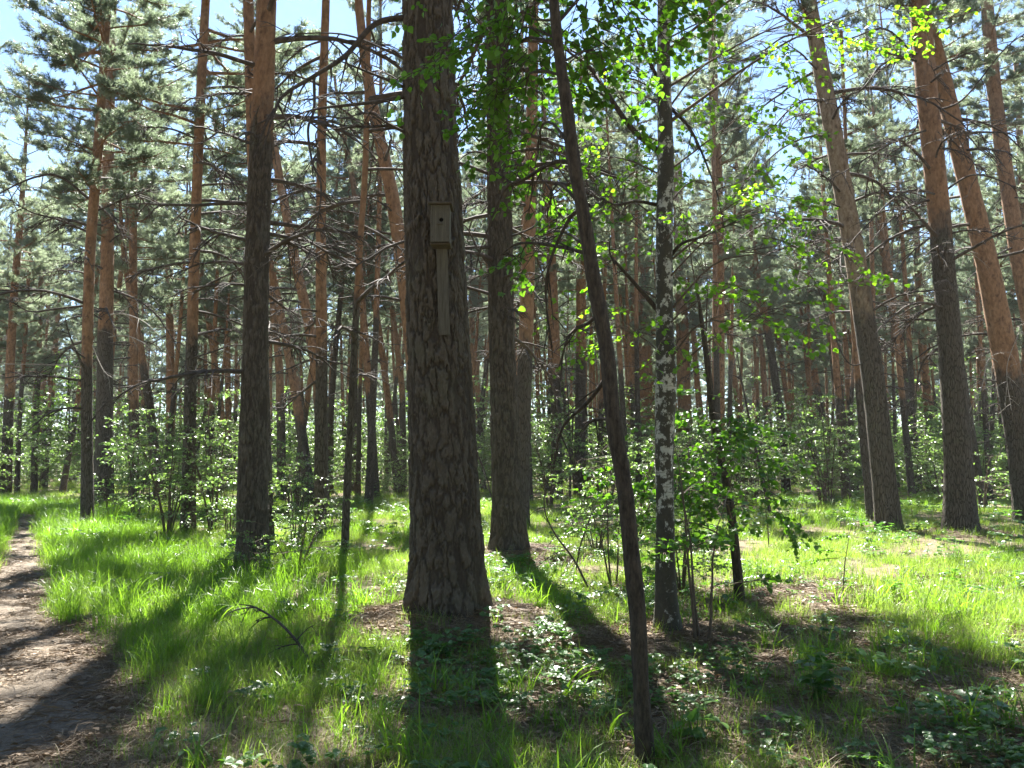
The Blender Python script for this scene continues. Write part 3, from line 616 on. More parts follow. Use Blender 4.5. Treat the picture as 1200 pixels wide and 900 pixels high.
bh = thing("birdhouse", (bx, yfr, zb_), "grey weathered wooden birdhouse with round hole, on a long board on the thickest pine", "birdhouse")
th = 0.018
def bpart(name, boxes, mat, rot=None):
    mb = MB()
    for c, s in boxes: box(mb, c, s)
    return link(name, mb.mesh(name, [mat], smooth=False), bh)
# front panel with a true round hole: a ring of quads round the opening, given thickness
def holed_panel(wd, hh, th, hx, hz, hr):
    mb = MB(); n = 32; a = (np.arange(n) + 0.5) / n * TAU
    inner = np.stack([hx + hr * np.cos(a), np.zeros(n), hz + hr * np.sin(a)], 1)
    c, s = np.cos(a), np.sin(a)
    k = np.minimum(np.where(c > 0, (wd / 2 - hx) / np.maximum(c, 1e-6), (-wd / 2 - hx) / np.minimum(c, -1e-6)), np.where(s > 0, (hh - hz) / np.maximum(s, 1e-6), (0 - hz) / np.minimum(s, -1e-6)))
    outer = np.stack([hx + k * c, 0 * k, hz + k * s], 1)
    for o in outer:                                       # pull the nearest rim points into the corners
        pass
    corners = [np.array([sx * wd / 2, 0, z]) for sx in (-1, 1) for z in (0, hh)]
    for q in corners: outer[np.argmin(np.linalg.norm(outer - q, axis=1))] = q
    V = np.concatenate([inner, outer, inner + [0, th, 0], outer + [0, th, 0]])
    j = np.arange(n); k2 = (j + 1) % n
    Q = np.concatenate([np.stack([j, k2, n + k2, n + j], 1), np.stack([2 * n + j, 3 * n + j, 3 * n + k2, 2 * n + k2], 1), np.stack([k2, j, 2 * n + j, 2 * n + k2], 1), np.stack([n + j, n + k2, 3 * n + k2, 3 * n + j], 1)])
    mb.add(V, Q); return mb
fp = link("front_panel", holed_panel(wd, hh, th, 0.012, hh * 0.60, 0.022).mesh("front_panel", [M['board']], smooth=False), bh, (0, -dpt - th, 0))
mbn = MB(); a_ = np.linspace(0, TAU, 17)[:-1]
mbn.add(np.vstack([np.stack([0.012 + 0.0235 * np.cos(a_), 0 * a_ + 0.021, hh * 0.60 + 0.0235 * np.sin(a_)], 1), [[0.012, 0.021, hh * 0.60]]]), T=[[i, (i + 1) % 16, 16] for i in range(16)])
link("entrance_hole", mbn.mesh("entrance_hole", [M['hole']]), fp)  # near-black disc behind the opening stands in for the dark inside
bpart("side_panel", [((-wd / 2 + th / 2, -dpt / 2, hh / 2), (th - 0.004, dpt - 0.003, hh - 0.006))], M['board'])
bpart("side_panel", [((wd / 2 - th / 2, -dpt / 2, hh / 2), (th - 0.004, dpt - 0.003, hh - 0.006))], M['board'])
bpart("floor_board", [((0, -dpt / 2 + 0.004, -0.012), (wd + 0.012, dpt - 0.0, 0.02))], M['board_dark'])
bpart("roof", [((0, -dpt / 2 - 0.02, hh + 0.014), (wd + 0.05, dpt + 0.075, 0.022))], M['board_dark'])
bpart("perch_cleat", [((0.0, -dpt - th - 0.008, hh * 0.60 - 0.045), (0.07, 0.014, 0.01))], M['board'])
# the long mounting board behind, leaning slightly
mbm = MB(); Lb = (zt + 0.05) - zbar
ang = math.atan2(10 * yf / FPX * 0.6, Lb); ca, sa = math.cos(ang), math.sin(ang); rot = np.array([[ca, 0, sa], [0, 1, 0], [-sa, 0, ca]])
box(mbm, (0.0, 0.0, 0), (13 * yf / FPX, 0.022, Lb), rot=np.array([[ca, 0, -sa], [0, 1, 0], [sa, 0, ca]]))
link("mounting_board", mbm.mesh("mounting_board", [M['board']], smooth=False), bh, (0.002 + 0.010, -0.022, (zt + 0.05 + zbar) / 2 - zb_))
nl_ = MB()
for nx_ in (-0.075, 0.075):
    for nz_ in (0.05, hh - 0.05): nl_.add(*tube(np.array([[nx_, -dpt - th - 0.004, nz_], [nx_, -dpt - th + 0.004, nz_]]), 0.004, 8), m=0)
link('nail', nl_.mesh('nail', [M['hole']]), fp, (0, dpt + th, 0))

# ------------------------------------------------------------------ broadleaf foliage
def leaf_template(fold=0.25, w=0.42, curl=0.12):
    """a leaf along +X, length 1: midrib, two folded halves, pointed tip"""
    xs = np.array([0, 0.22, 0.5, 0.78, 1.0]); hw = np.array([0.0, w * 0.8, w, w * 0.55, 0.0]) / 1.0
    mid = np.stack([xs, 0 * xs, -curl * xs ** 2], 1)
    l = np.stack([xs - 0.04, hw, fold * hw - curl * xs ** 2], 1)[1:4]; r_ = np.stack([xs - 0.04, -hw, fold * hw - curl * xs ** 2], 1)[1:4]
    V = np.vstack([mid, l, r_])                      # 0-4 mid, 5-7 left, 8-10 right
    T = np.array([[0, 1, 5], [1, 6, 5], [1, 2, 6], [2, 7, 6], [2, 3, 7], [3, 4, 7], [0, 8, 1], [1, 8, 9], [1, 9, 2], [2, 9, 10], [2, 10, 3], [3, 10, 4]])
    return V, T
LEAF = leaf_template()
LEAF_W = leaf_template(0.2, 0.5, 0.2)
def spray_points(g, L=0.7, nl=40, droop=0.3):
    """a leafy twig along +X: returns twig tubes, leaf positions, leaf directions"""
    t = np.linspace(0, 1, 7); P = np.stack([t * L, g.normal(0, 0.03) * t, -droop * L * t ** 2], 1); tw = [(P, 0.004 * (1 - t) + 0.0015)]
    lp, ld = [], []
    for k in range(6):
        f = g.uniform(0.15, 0.9); b = np.array([np.interp(f, t, P[:, i]) for i in range(3)]); sgn = 1 if k % 2 else -1
        d = unit(np.array([0.7, sgn * g.uniform(0.5, 1.0), g.uniform(-0.4, 0.25)])); l = L * g.uniform(0.25, 0.5) * (1.1 - f * 0.5)
        s = np.linspace(0, 1, 4); Q = b + d * (s * l)[:, None] + np.stack([0 * s, 0 * s, -0.3 * l * s ** 2], 1); tw.append((Q, 0.0025 * (1 - s) + 0.001))
        for q in range(max(3, nl // 8)):
            u = g.uniform(0.15, 1); lp.append(np.array([np.interp(u, s, Q[:, i]) for i in range(3)])); ld.append(unit(d + g.normal(0, 0.7, 3) + np.array([0, 0, -0.3])))
    for q in range(nl // 4):
        u = g.uniform(0.2, 1.0); lp.append(np.array([np.interp(u, t, P[:, i]) for i in range(3)])); ld.append(unit(np.array([0.6, g.choice([-1, 1]) * 0.8, -0.25]) + g.normal(0, 0.3, 3)))
    return tw, np.array(lp), np.array(ld)
def sprays(mb, pos, dirs, scale, leaf, g, mtwig=1, mleaf=0, nl=40, L=0.7, droop=0.3, tmpl=None, tilt=0.55):
    tm = tmpl or LEAF
    P_, D_, S_, U_ = [], [], [], []
    for p, d, s in zip(pos, dirs, scale):
        tw, lp, ld = spray_points(g, L, nl, droop); B = basis(d)
        for Q, r_ in tw: mb.add(*tube((Q * s) @ B.T + p, r_ * s, 3), m=mtwig)
        P_.append((lp * s) @ B.T + p); D_.append(ld @ B.T); S_.append(leaf * g.uniform(0.65, 1.2, len(lp)))
    P_, D_, S_ = np.concatenate(P_), np.concatenate(D_), np.concatenate(S_)
    up = np.array([0, 0, 1.0]) + g.normal(0, tilt, (len(P_), 3))
    merge_template(mb, tm[0], tm[1], P_, D_, S_, mleaf, np.clip(g.normal(0.5, 0.28, len(P_)), 0, 1), up)

def leafy_tree(root, base, C, r, clusters, Y, mat_leaf, mat_bark, leaf, seed, limbs=True, tmpl=None, nl=40):
    """clusters: (px, py, depth offset, spread in px, number of sprays, attach height fraction or None)"""
    g = np.random.default_rng(seed); mb = MB()
    for (px, py, dY, sp, n, za) in clusters:
        c = at(px, py, Y + dY) - base; s = sp * (Y + dY) / FPX
        z = za if za is not None else max(0.8, c[2] - 0.35 * abs(c[0] - np.interp(c[2], C[:, 2], C[:, 0])) - 0.2)
        b = np.array([np.interp(z, C[:, 2], C[:, i]) for i in range(3)]); rb = float(np.interp(z, C[:, 2], r))
        if limbs:
            mid = (b + c) / 2 + np.array([0, 0, 0.12 * np.linalg.norm(c - b)]) + g.normal(0, 0.05, 3)
            P = smooth_path([b, mid, c], 10); t = np.linspace(0, 1, 10)
            lb = MB(); lb.add(*tube(P + np.cumsum(g.normal(0, 0.012, (10, 3)), 0) * t[:, None], min(rb * 0.3, 0.004 + 0.005 * np.linalg.norm(c - b)) * (1 - t) + 0.003, 6))
            for q in range(5):                      # fine forks carrying the sprays
                e = c + g.normal(0, 0.5, 3) * s; lb.add(*tube(smooth_path([P[6], (P[8] + e) / 2, e], 6), np.linspace(0.004, 0.0015, 6), 4))
            link("limb", lb.mesh("limb", [mat_bark]), root)
        pos = c + g.normal(0, 0.5, (n, 3)) * s; out = pos - b; out[:, 2] *= 0.3
        dirs = out / (np.linalg.norm(out, axis=1)[:, None] + 1e-6) + g.normal(0, 0.5, (n, 3)); dirs[:, 2] = dirs[:, 2] * 0.5 - 0.15
        sprays(mb, pos, dirs, g.uniform(0.7, 1.15, n), leaf, g, nl=nl, tmpl=tmpl)
    link("crown", mb.mesh("crown", [mat_leaf, mat_bark], smooth=False), root)

# leaning broadleaf tree in the foreground
P4 = [(757, 897, 21), (751, 790, 19), (744, 680, 20), (737, 590, 20), (721, 500, 18.5), (709, 400, 18.5), (691, 300, 17), (676, 200, 16), (660, 100, 14), (647, 0, 12)]
Y4 = float(ground(757, 897)[1]); C, r, base = trunk_path(P4, Y4, 6.0, 0.1, 0.008, 0.2)
C[:, :2] += 0.006 * np.stack([np.sin(C[:, 2] * 3.1) + 0.6 * np.sin(C[:, 2] * 8.3 + 1), np.sin(C[:, 2] * 2.7 + 1)], 1); r = r * (1 + 0.07 * np.sin(C[:, 2] * 11) * np.sin(C[:, 2] * 4.3))
lean = thing("broadleaf_tree", base, "slender dark broadleaf tree leaning left in the foreground, no bark white", "broadleaf tree")
lean['label'] = "slender dark-barked broadleaf tree leaning left across the foreground"
link("trunk", trunk_mesh(C, r, 99, M['linden_bark'], 14), lean)
leafy_tree(lean, base, C, r, [(600, 45, 0.5, 48, 7, None), (570, 20, 0.9, 34, 4, None), (625, 15, 0.3, 50, 9, None), (610, 110, 0.8, 45, 9, None), (640, 250, 0.9, 28, 4, None), (634, 285, 0.9, 22, 3, None), (590, 95, 1.1, 34, 5, None),
    (700, 60, 0.4, 45, 8, None), (740, 20, 0.6, 45, 8, None), (655, -60, 0.4, 90, 16, None), (585, -60, 0.6, 60, 9, None), (780, -50, 0.6, 80, 12, None), (690, -120, 0.4, 90, 16, None), (625, 190, 0.9, 22, 3, None)],
    Y4, M['leaf'], M['linden_bark'], 0.052, 41, tmpl=LEAF_W, nl=32)
for k, pts in enumerate([[(680, 193), (650, 190), (615, 210), (590, 225), (560, 300)], [(712, 440), (690, 470), (660, 500), (650, 540)], [(715, 490), (697, 492), (688, 495)], [(703, 365), (690, 378), (668, 392), (655, 430)], [(690, 240), (665, 260), (640, 330), (648, 420)], [(697, 300), (660, 290), (610, 285), (585, 300)]]):
    custom_branch(lean, base, pts, Y4, Y4 + 0.5, 0.012, M['linden_bark'], "dead_branch", 7, 60 + k)

# birch
P5 = [(786, 748, 31), (781, 700, 25), (780, 600, 20.5), (778, 520, 22), (781, 450, 25), (778, 380, 20), (777, 300, 20), (778, 240, 19), (779, 180, 19), (776, 100, 16), (776, 0, 13.5)]
Y5 = float(ground(786, 748)[1]); C, r, base = trunk_path(P5, Y5, 9.5, 0.12, 0.01, 0.25)
MOUNDS.append((float(base[0]), Y5, 0.07, 0.45))
birch = thing("birch_tree", base, "birch with mottled black and white bark, right of the leaning broadleaf", "birch tree")
tint = np.clip(1 - C[:, 2] / 1.3, 0, 1) * 0.55 + np.clip((C[:, 2] - 4.0) / 3.0, 0, 0.12)
link("trunk", trunk_mesh(C, r, 99, M['birch_bark'], 20, tint=tint), birch)
leafy_tree(birch, base, C, r, [(850, 270, -0.6, 55, 7, None), (905, 235, -0.4, 45, 6, None), (920, 290, -0.5, 40, 4, None), (830, 340, -0.3, 38, 4, None), (860, 370, -0.6, 40, 4, None), (910, 365, -0.6, 38, 4, None), (830, 215, 0.3, 40, 4, None),
    (890, 60, -0.3, 60, 7, None), (945, 20, -0.2, 50, 6, None), (840, 20, 0.2, 60, 6, None), (1025, 15, -0.6, 35, 4, None), (725, 250, 0.5, 45, 6, None), (700, 190, 0.6, 45, 6, None), (745, 160, 0.4, 45, 6, None), (730, 330, 0.4, 45, 5, None),
    (800, 390, -0.2, 35, 4, None), (795, 260, -0.3, 30, 3, None), (720, 385, 0.3, 35, 4, None), (760, -50, 0.2, 90, 5, None), (880, -60, 0.0, 90, 5, None), (980, -40, -0.3, 60, 3, None), (780, -180, 0, 110, 6, None), (700, 110, 0.5, 40, 5, None), (820, 130, 0.4, 45, 5, None), (870, 140, -0.3, 40, 4, None)],
    Y5, M['birch_leaf'], M['twig'], 0.052, 43, nl=34)
for k, (pts, rr) in enumerate([([(772, 178), (740, 150), (712, 110), (692, 80), (668, 62), (655, 50)], 0.028), ([(774, 98), (760, 70), (748, 40), (735, 15)], 0.02), ([(772, 365), (755, 345), (735, 322), (716, 300), (714, 282)], 0.022), ([(770, 240), (745, 236), (722, 240), (706, 232)], 0.016), ([(784, 125), (808, 150), (825, 185), (842, 230)], 0.016), ([(786, 300), (800, 285), (830, 275), (870, 255)], 0.016)]):
    custom_branch(birch, base, pts, Y5, Y5 - 0.3, rr, M['linden_bark'], "limb", 6, 80 + k)

# young broadleaf tree with slanting stem right of the birch
P6 = [(868, 708, 12), (862, 650, 11), (856, 595, 10), (846, 545, 9.5), (836, 500, 9), (827, 420, 7), (820, 370, 5)]
Y6 = float(ground(868, 708)[1]); C, r, base = trunk_path(P6, Y6, 3.9, 0.1, 0.008, 0.15)
yb = thing("broadleaf_tree", base, "young broadleaf tree with dark slanting stem, right of the birch", "broadleaf tree")
link("trunk", trunk_mesh(C, r, 99, M['linden_bark'], 12), yb)
leafy_tree(yb, base, C, r, [(845, 490, -0.4, 38, 12, 1.6), (835, 525, -0.6, 45, 12, 1.4), (870, 560, -0.5, 40, 9, 1.2), (800, 560, -0.5, 50, 10, 1.2), (830, 590, -0.8, 55, 10, 0.9), (800, 620, -0.6, 40, 6, 0.7), (885, 590, -0.6, 30, 5, 1.0), (820, 290, 0.2, 30, 4, 3.0), (800, 240, 0.3, 35, 4, 3.2)], Y6, M['leaf'], M['twig'], 0.06, 45, tmpl=LEAF_W, nl=36)

# ------------------------------------------------------------------ shrubs
def shrub_meshes(seed, H, Wd, nstem, nspray, leaf, mleaf, L=0.55, nl=36, low=0.25):
    g = np.random.default_rng(seed); st = MB(); fo = MB(); pos, dirs = [], []
    for k in range(nstem):
        az = g.uniform(0, TAU); sp = Wd * g.uniform(0.25, 1.0); h = H * g.uniform(0.65, 1.0); t = np.linspace(0, 1, 9)
        P = np.stack([np.cos(az) * sp * t ** 1.5 + 0.05 * np.cos(az), np.sin(az) * sp * t ** 1.5 + 0.05 * np.sin(az), h * t - 0.08 * (1 - t)], 1) + np.cumsum(g.normal(0, 0.012 * H, (9, 3)), 0) * t[:, None]
        st.add(*tube(P, (0.006 + 0.006 * H) * (1 - 0.8 * t), 5))
        for q in range(max(2, nspray // nstem)):
            f = g.uniform(low, 1.0); b = np.array([np.interp(f, t, P[:, i]) for i in range(3)]); a2 = g.uniform(0, TAU)
            d = np.array([np.cos(a2), np.sin(a2), g.uniform(-0.1, 0.5)]); e = b + unit(d) * Wd * g.uniform(0.05, 0.4)
            st.add(*tube(np.array([b, (b + e) / 2 + [0, 0, 0.03], e]), [0.004, 0.003, 0.002], 3)); pos.append(e); dirs.append(d)
    sprays(fo, np.array(pos), np.array(dirs), g.uniform(0.7, 1.2, len(pos)) , leaf, g, nl=nl, L=L, droop=0.15)
    return st.mesh("stem", [M['twig']]), fo.mesh("foliage", [mleaf, M['twig']], smooth=False)
SHRUB = [shrub_meshes(1, 1.9, 0.9, 7, 50, 0.045, M['shrub_leaf']), shrub_meshes(2, 1.5, 0.8, 6, 36, 0.045, M['shrub_leaf']), shrub_meshes(3, 2.4, 0.9, 6, 48, 0.05, M['shrub_leaf']),
         shrub_meshes(4, 0.9, 0.55, 6, 22, 0.04, M['shrub_leaf'], 0.4, 28), shrub_meshes(5, 1.7, 0.5, 3, 14, 0.06, M['leaf'], 0.5, 26, 0.45), shrub_meshes(6, 1.3, 0.3, 1, 7, 0.05, M['leaf'], 0.35, 20, 0.4)]
def shrub(kind, px, py, sc, label, group=None, name="leafy_shrub", cat="shrub", rz=None, Y=None):
    p = ground(px, py) if Y is None else np.array([at(px, py, Y)[0], Y, 0]); p[2] = float(gz(p[0], p[1]))
    o = thing(name, p, label, cat, group); o.rotation_euler = (0, 0, random.uniform(0, TAU) if rz is None else rz); o.scale = (sc, sc, sc)
    link("stem", SHRUB[kind][0], o); link("foliage", SHRUB[kind][1], o); return o
for a in [
 (2, 158, 612, 1.35, "tall whitish shrub between the left pine cluster and the path's bend"),
 (0, 196, 628, 1.4, "broad pale shrub at the left foot of the dark-footed pine among shrubs"),
 (2, 250, 625, 1.35, "tall pale shrub filling the gap left of the straight dark pine"),
 (1, 268, 640, 1.15, "low shrub hiding the ground just left of the straight dark pine"),
 (1, 130, 612, 1.2, "thin shrub at the feet of the slim and stout left pines"),
 (1, 345, 645, 1.1, "glinting pale shrub right of the straight dark pine"),
 (3, 348, 672, 1.2, "low glinting shrub in front of the V of pines"),
 (3, 300, 682, 0.9, "small sprig-like shrub growing against the foot of the straight dark pine"),
 (3, 385, 622, 1.1, "small glinting shrub at the feet of the upright V pine"),
 (4, 720, 690, 1.0, "dark leafy shrub between the leaning broadleaf and the birch"),
 (0, 742, 640, 1.3, "rounded glinting shrub behind the leaning broadleaf"),
 (1, 700, 650, 0.9, "low shrub with white glints left of the leaning broadleaf's middle"),
 (4, 822, 757, 1.12, "sapling with thin dark stem and green leaves right of the birch foot"),
 (0, 800, 700, 0.8, "dense green shrub directly behind the birch"),
 (5, 985, 700, 0.8, "lone thin-stemmed sapling in the right clearing"),
 (5, 935, 632, 1.0, "bare-stemmed sapling in the clearing left of the lone one"),
 (5, 1072, 612, 0.9, "thin sapling between the tall tan pine and the dark thick pine"),
 (5, 160 + 740, 640, 1.0, "thin dark sapling near the slanting stem of the young broadleaf"),
 (1, 640, 575, 1.3, "pale bush at the far edge of the glade right of the second thick pine"),
]: shrub(*a)
# pale understorey far back: many alike
for k in range(58):
    x_ = random.uniform(-60, 1260); row = random.uniform(572, 592) if k % 3 else random.uniform(592, 603)
    if 560 > x_ > 380 and row > 590: row = 580
    if x_ < 110: row = random.uniform(568, 576); 
    shrub(random.choice([0, 1, 2, 3, 3]), x_, row, random.uniform(1.1, 1.9), "pale leafy bush of the understorey below the far pines", "understorey bushes below the far pines")

# far broadleaf trees with fresh green crowns
def far_broadleaf(px, row, H, label, seed):
    p = ground(px, row); g = np.random.default_rng(seed); zs = np.linspace(-0.2, H, 14)
    Cc = np.stack([0.15 * np.sin(zs * 0.6), 0 * zs, zs], 1); rr = np.linspace(0.09, 0.02, 14)
    root = thing("broadleaf_tree", p, label, "broadleaf tree"); link("trunk", trunk_mesh(Cc, rr, 99, M['linden_bark'], 8), root)
    n = 70; f = g.uniform(0.3, 1.0, n); az = g.uniform(0, TAU, n); rad = 1.7 * np.sin(np.pi * np.clip(f * 0.9 + 0.05, 0, 1)) ** 0.7 * g.uniform(0.3, 1, n)
    pos = np.stack([rad * np.cos(az), rad * np.sin(az), f * H], 1); mb = MB(); sprays(mb, pos, np.stack([np.cos(az), np.sin(az), 0 * az - 0.1], 1), g.uniform(0.9, 1.5, n), 0.09, g, nl=34, L=0.8)
    for q in range(0, n, 3): mb.add(*tube(smooth_path([[0, 0, f[q] * H * 0.75], pos[q] * 0.5 + [0, 0, f[q] * H * 0.42], pos[q]], 6), np.linspace(0.02, 0.004, 6), 4), m=1)
    link("crown", mb.mesh("crown", [M['birch_leaf'], M['twig']], smooth=False), root)
far_broadleaf(75, 576, 8.5, "fresh green broadleaf tree behind the slim pine by the path", 1)
far_broadleaf(48, 572, 6.5, "smaller fresh green broadleaf tree at the far end of the path", 2)
far_broadleaf(112, 574, 6.0, "bright green young broadleaf behind the stout dark left pine", 3)
far_broadleaf(345, 574, 5.0, "green young broadleaf seen between the straight dark pine and the V", 4)
far_broadleaf(300, 573, 6.0, "green young broadleaf mostly behind the straight dark pine", 5)

# ------------------------------------------------------------------ bare saplings and dead wood
def bare_stem(name, pts, Y, w0, label, cat, mat, twigs, seed, dY=0.0):
    b = at(pts[0][0], pts[0][1], Y); b[2] = float(gz(b[0], b[1])) - 0.02
    o = thing(name, b, label, cat); custom_branch(o, b, pts, Y, Y + dY, w0, mat, "stem", twigs, seed); return o
bare_stem("dead_sapling", [(903, 603), (893, 560), (880, 500), (868, 440), (862, 400)], float(ground(903, 603)[1]), 0.06, "thin dark dead sapling leaning left beyond the young broadleaf", "dead sapling", M['dead_wood'], 4, 5)
bare_stem("dead_sapling", [(955, 590), (948, 545), (938, 515), (920, 495), (905, 488)], float(ground(955, 590)[1]), 0.035, "thin grey sapling arching left in the right clearing", "dead sapling", M['grey_wood'], 4, 6)
bare_stem("dead_shrub", [(690, 690), (672, 655), (650, 625), (638, 596), (640, 560)], float(ground(690, 690)[1]), 0.013, "bare dark twiggy bush right of the second thick pine", "dead shrub", M['dead_wood'], 12, 7)
bare_stem("dead_shrub", [(672, 682), (680, 640), (690, 610), (700, 585)], float(ground(672, 682)[1]), 0.010, "forked bare shoot beside the twiggy bush", "dead shrub", M['dead_wood'], 7, 8)
bare_stem("dead_sapling", [(668, 590), (668, 520), (664, 440), (660, 390)], float(ground(668, 590)[1]), 0.05, "thin straight dead stem between the two parallel pines", "dead sapling", M['dead_wood'], 8, 9)
bare_stem("fallen_branch", [(375, 790), (362, 772), (345, 748), (325, 728), (300, 712), (280, 708)], float(ground(375, 790)[1]), 0.012, "dry arching branch in the sunny grass left of the birdhouse pine", "branch", M['dead_wood'], 9, 10, 0.5)
bare_stem("fallen_branch", [(1003, 808), (1020, 804), (1040, 802), (1056, 800)], float(ground(1003, 808)[1]), 0.014, "short pale stick lying at the edge of the shade, lower right", "branch", M['grey_wood'], 2, 11, 0.1)
bare_stem("fallen_branch", [(1150, 655), (1170, 648), (1195, 645), (1230, 640)], float(ground(1150, 655)[1]), 0.03, "fallen grey branch near the dark thick pine at the right edge", "branch", M['grey_wood'], 8, 12, 0.3)
bare_stem("fallen_branch", [(240, 735), (262, 722), (285, 712), (310, 716)], float(ground(240, 735)[1]), 0.009, "thin dry twig in the tall grass below the straight dark pine", "branch", M['grey_wood'], 6, 13, 0.2)

# ------------------------------------------------------------------ foreground herbs
def serrated_leaf(n=9, w=0.36):
    """a broad toothed leaf, length 1, along +X"""
    xs = np.linspace(0, 1, n); hw = w * np.sin(np.pi * xs ** 0.75) ** 0.9; tooth = np.where(np.arange(n) % 2, 1.0, 0.84); hw = hw * tooth; hw[0] = hw[-1] = 0
    mid = np.stack([xs, 0 * xs, -0.25 * xs ** 2], 1); l = np.stack([xs + 0.02, hw, 0.18 * hw - 0.25 * xs ** 2 - 0.02 * tooth], 1); r_ = l * [1, -1, 1]
    V = np.vstack([mid, l, r_]); T = []
    for i in range(n - 1): T += [[i, i + 1, n + i + 1], [i, n + i + 1, n + i], [i, 2 * n + i + 1, i + 1], [i, 2 * n + i, 2 * n + i + 1]]
    return V, np.array(T)
BIG = serrated_leaf()
def herb(px, py, stems, label, seed, leaf=0.1, mleaf='herb', cat="plant", name="leafy_herb"):
    g = np.random.default_rng(seed); p = ground(px, py); o = thing(name, p, label, cat)
    st = MB(); fo = MB(); P_, D_ = [], []
    for (dx, dy, h, nn) in stems:
        t = np.linspace(0, 1, 7); P = np.stack([dx * t, dy * t, h * t - 0.03], 1) + np.cumsum(g.normal(0, 0.006, (7, 3)), 0) * t[:, None]; st.add(*tube(P, 0.0045 * (1 - 0.6 * t), 5))
        az = g.uniform(0, TAU)
        for k in range(nn):
            f = 0.3 + 0.7 * (k + 0.5) / nn; az += 1.57 + g.normal(0, 0.2); b = np.array([np.interp(f, t, P[:, i]) for i in range(3)])
            for s in (0, math.pi):
                d = np.array([math.cos(az + s), math.sin(az + s), g.uniform(-0.15, 0.3)]); e = b + unit(d) * leaf * 0.25
                st.add(*tube(np.array([b, e]), [0.002, 0.0015], 3)); P_.append(e); D_.append(d)
    P_, D_ = np.array(P_), np.array(D_); s_ = leaf * g.uniform(0.7, 1.2, len(P_))
    merge_template(fo, BIG[0], BIG[1], P_, D_, s_, 0, np.clip(g.normal(0.5, 0.25, len(P_)), 0, 1), np.array([0, 0, 1.0]) + g.normal(0, 0.35, (len(P_), 3)))
    link("stem", st.mesh("stem", [M['herb']]), o); link("foliage", fo.mesh("foliage", [M[mleaf]]), o)
herb(960, 822, [(0.0, 0.0, 0.42, 6), (0.08, 0.05, 0.38, 5), (-0.07, 0.04, 0.36, 5), (0.02, -0.07, 0.3, 5), (0.12, -0.03, 0.28, 4), (-0.1, -0.05, 0.27, 4)], "bushy bright nettle-like herb at the edge of the shade, lower right", 3, 0.095)
herb(818, 872, [(0.0, 0, 0.30, 4), (0.06, 0.03, 0.26, 3), (-0.05, 0.02, 0.24, 3), (0.1, -0.02, 0.2, 2)], "shade-grown herb with large whitish leaves near the leaning broadleaf foot", 4, 0.10)
herb(1095, 835, [(0, 0, 0.2, 4), (0.08, 0, 0.16, 3), (0.16, 0.03, 0.2, 4), (-0.08, 0.02, 0.15, 3)], "low bright herb patch in the lower right sun", 5, 0.08)
herb(1165, 862, [(0, 0, 0.22, 4), (0.08, 0.05, 0.18, 3), (-0.07, 0.02, 0.2, 4), (0.15, -0.02, 0.15, 3)], "leafy herb at the lower right corner", 6, 0.08)
herb(712, 838, [(0, 0, 0.2, 3), (-0.08, 0.02, 0.16, 3), (0.07, 0.04, 0.18, 3)], "dim low herb left of the leaning broadleaf", 7, 0.065)
herb(620, 700, [(0, 0, 0.34, 4), (0.1, 0.05, 0.3, 4), (-0.08, 0.06, 0.25, 4)], "herb with glinting leaves behind the mound of the birdhouse pine", 8, 0.07)
herb(900, 880, [(0, 0, 0.16, 3), (0.08, 0.03, 0.14, 3), (-0.08, 0.03, 0.15, 3)], "low herb in the deep foreground shade", 9, 0.07)
herb(665, 735, [(0, 0, 0.3, 4), (0.1, 0.03, 0.26, 4), (0.2, 0.06, 0.3, 4), (-0.1, 0.02, 0.24, 4)], "clump of small-leaved herb between the birdhouse pine and the leaning broadleaf", 10, 0.06)

# ------------------------------------------------------------------ ground sheet and path
PATH = np.array([(-4.6, -6.0), (-3.6, 0.0), (-2.95, 4.0), (-3.55, 6.0)] + [tuple(ground(a, b)[:2]) for a, b in ((-8, 740), (14, 700), (24, 665), (26, 640), (29, 618), (28, 604))] + [(-19.5, 29.0), (-21.5, 34), (-22, 45), (-24, 70)])
PW = np.interp(np.arange(len(PATH)), [0, 2, 3, 5, 7, 9, 13], [0.75, 0.75, 0.66, 0.40, 0.30, 0.27, 0.27])
pp = smooth_path(np.column_stack([PATH, PW]), 700)
def path_dist(x, y):
    d = np.full(len(x), 9e9); wv = np.zeros(len(x))
    for q in range(0, len(pp), 3):
        e = (x - pp[q, 0]) ** 2 + (y - pp[q, 1]) ** 2; s_ = e < d; d[s_] = e[s_]; wv[s_] = pp[q, 2]
    return np.sqrt(d) - wv
xs = np.unique(np.concatenate([np.linspace(-400, -30, 30), np.linspace(-30, -9, 60), np.linspace(-9, 9, 240), np.linspace(9, 30, 60), np.linspace(30, 400, 30)]))
ys = np.unique(np.concatenate([np.linspace(-200, -4, 30), np.linspace(-4, 14, 240), np.linspace(14, 40, 120), np.linspace(40, 100, 40), np.linspace(100, 500, 30)]))
X, Yg = np.meshgrid(xs, ys); Z = gz(X, Yg); nx, ny = len(xs), len(ys)
i = np.arange(ny - 1)[:, None] * nx; j = np.arange(nx - 1)[None]
mb = MB(); mb.add(np.stack([X, Yg, Z], -1).reshape(-1, 3), np.stack([i + j, i + j + 1, i + nx + j + 1, i + nx + j], -1).reshape(-1, 4))
tag(link("ground", mb.mesh("ground", [M['floor']])), kind="structure")
t_ = np.gradient(pp[:, :2], axis=0); t_ /= np.linalg.norm(t_, axis=1)[:, None]; nrm = np.stack([t_[:, 1], -t_[:, 0]], 1)
u = np.linspace(-1.3, 1.3, 31); gp = np.random.default_rng(9)
PX = pp[:, None, 0] + nrm[:, None, 0] * u[None] * pp[:, 2:3]; PY = pp[:, None, 1] + nrm[:, None, 1] * u[None] * pp[:, 2:3]
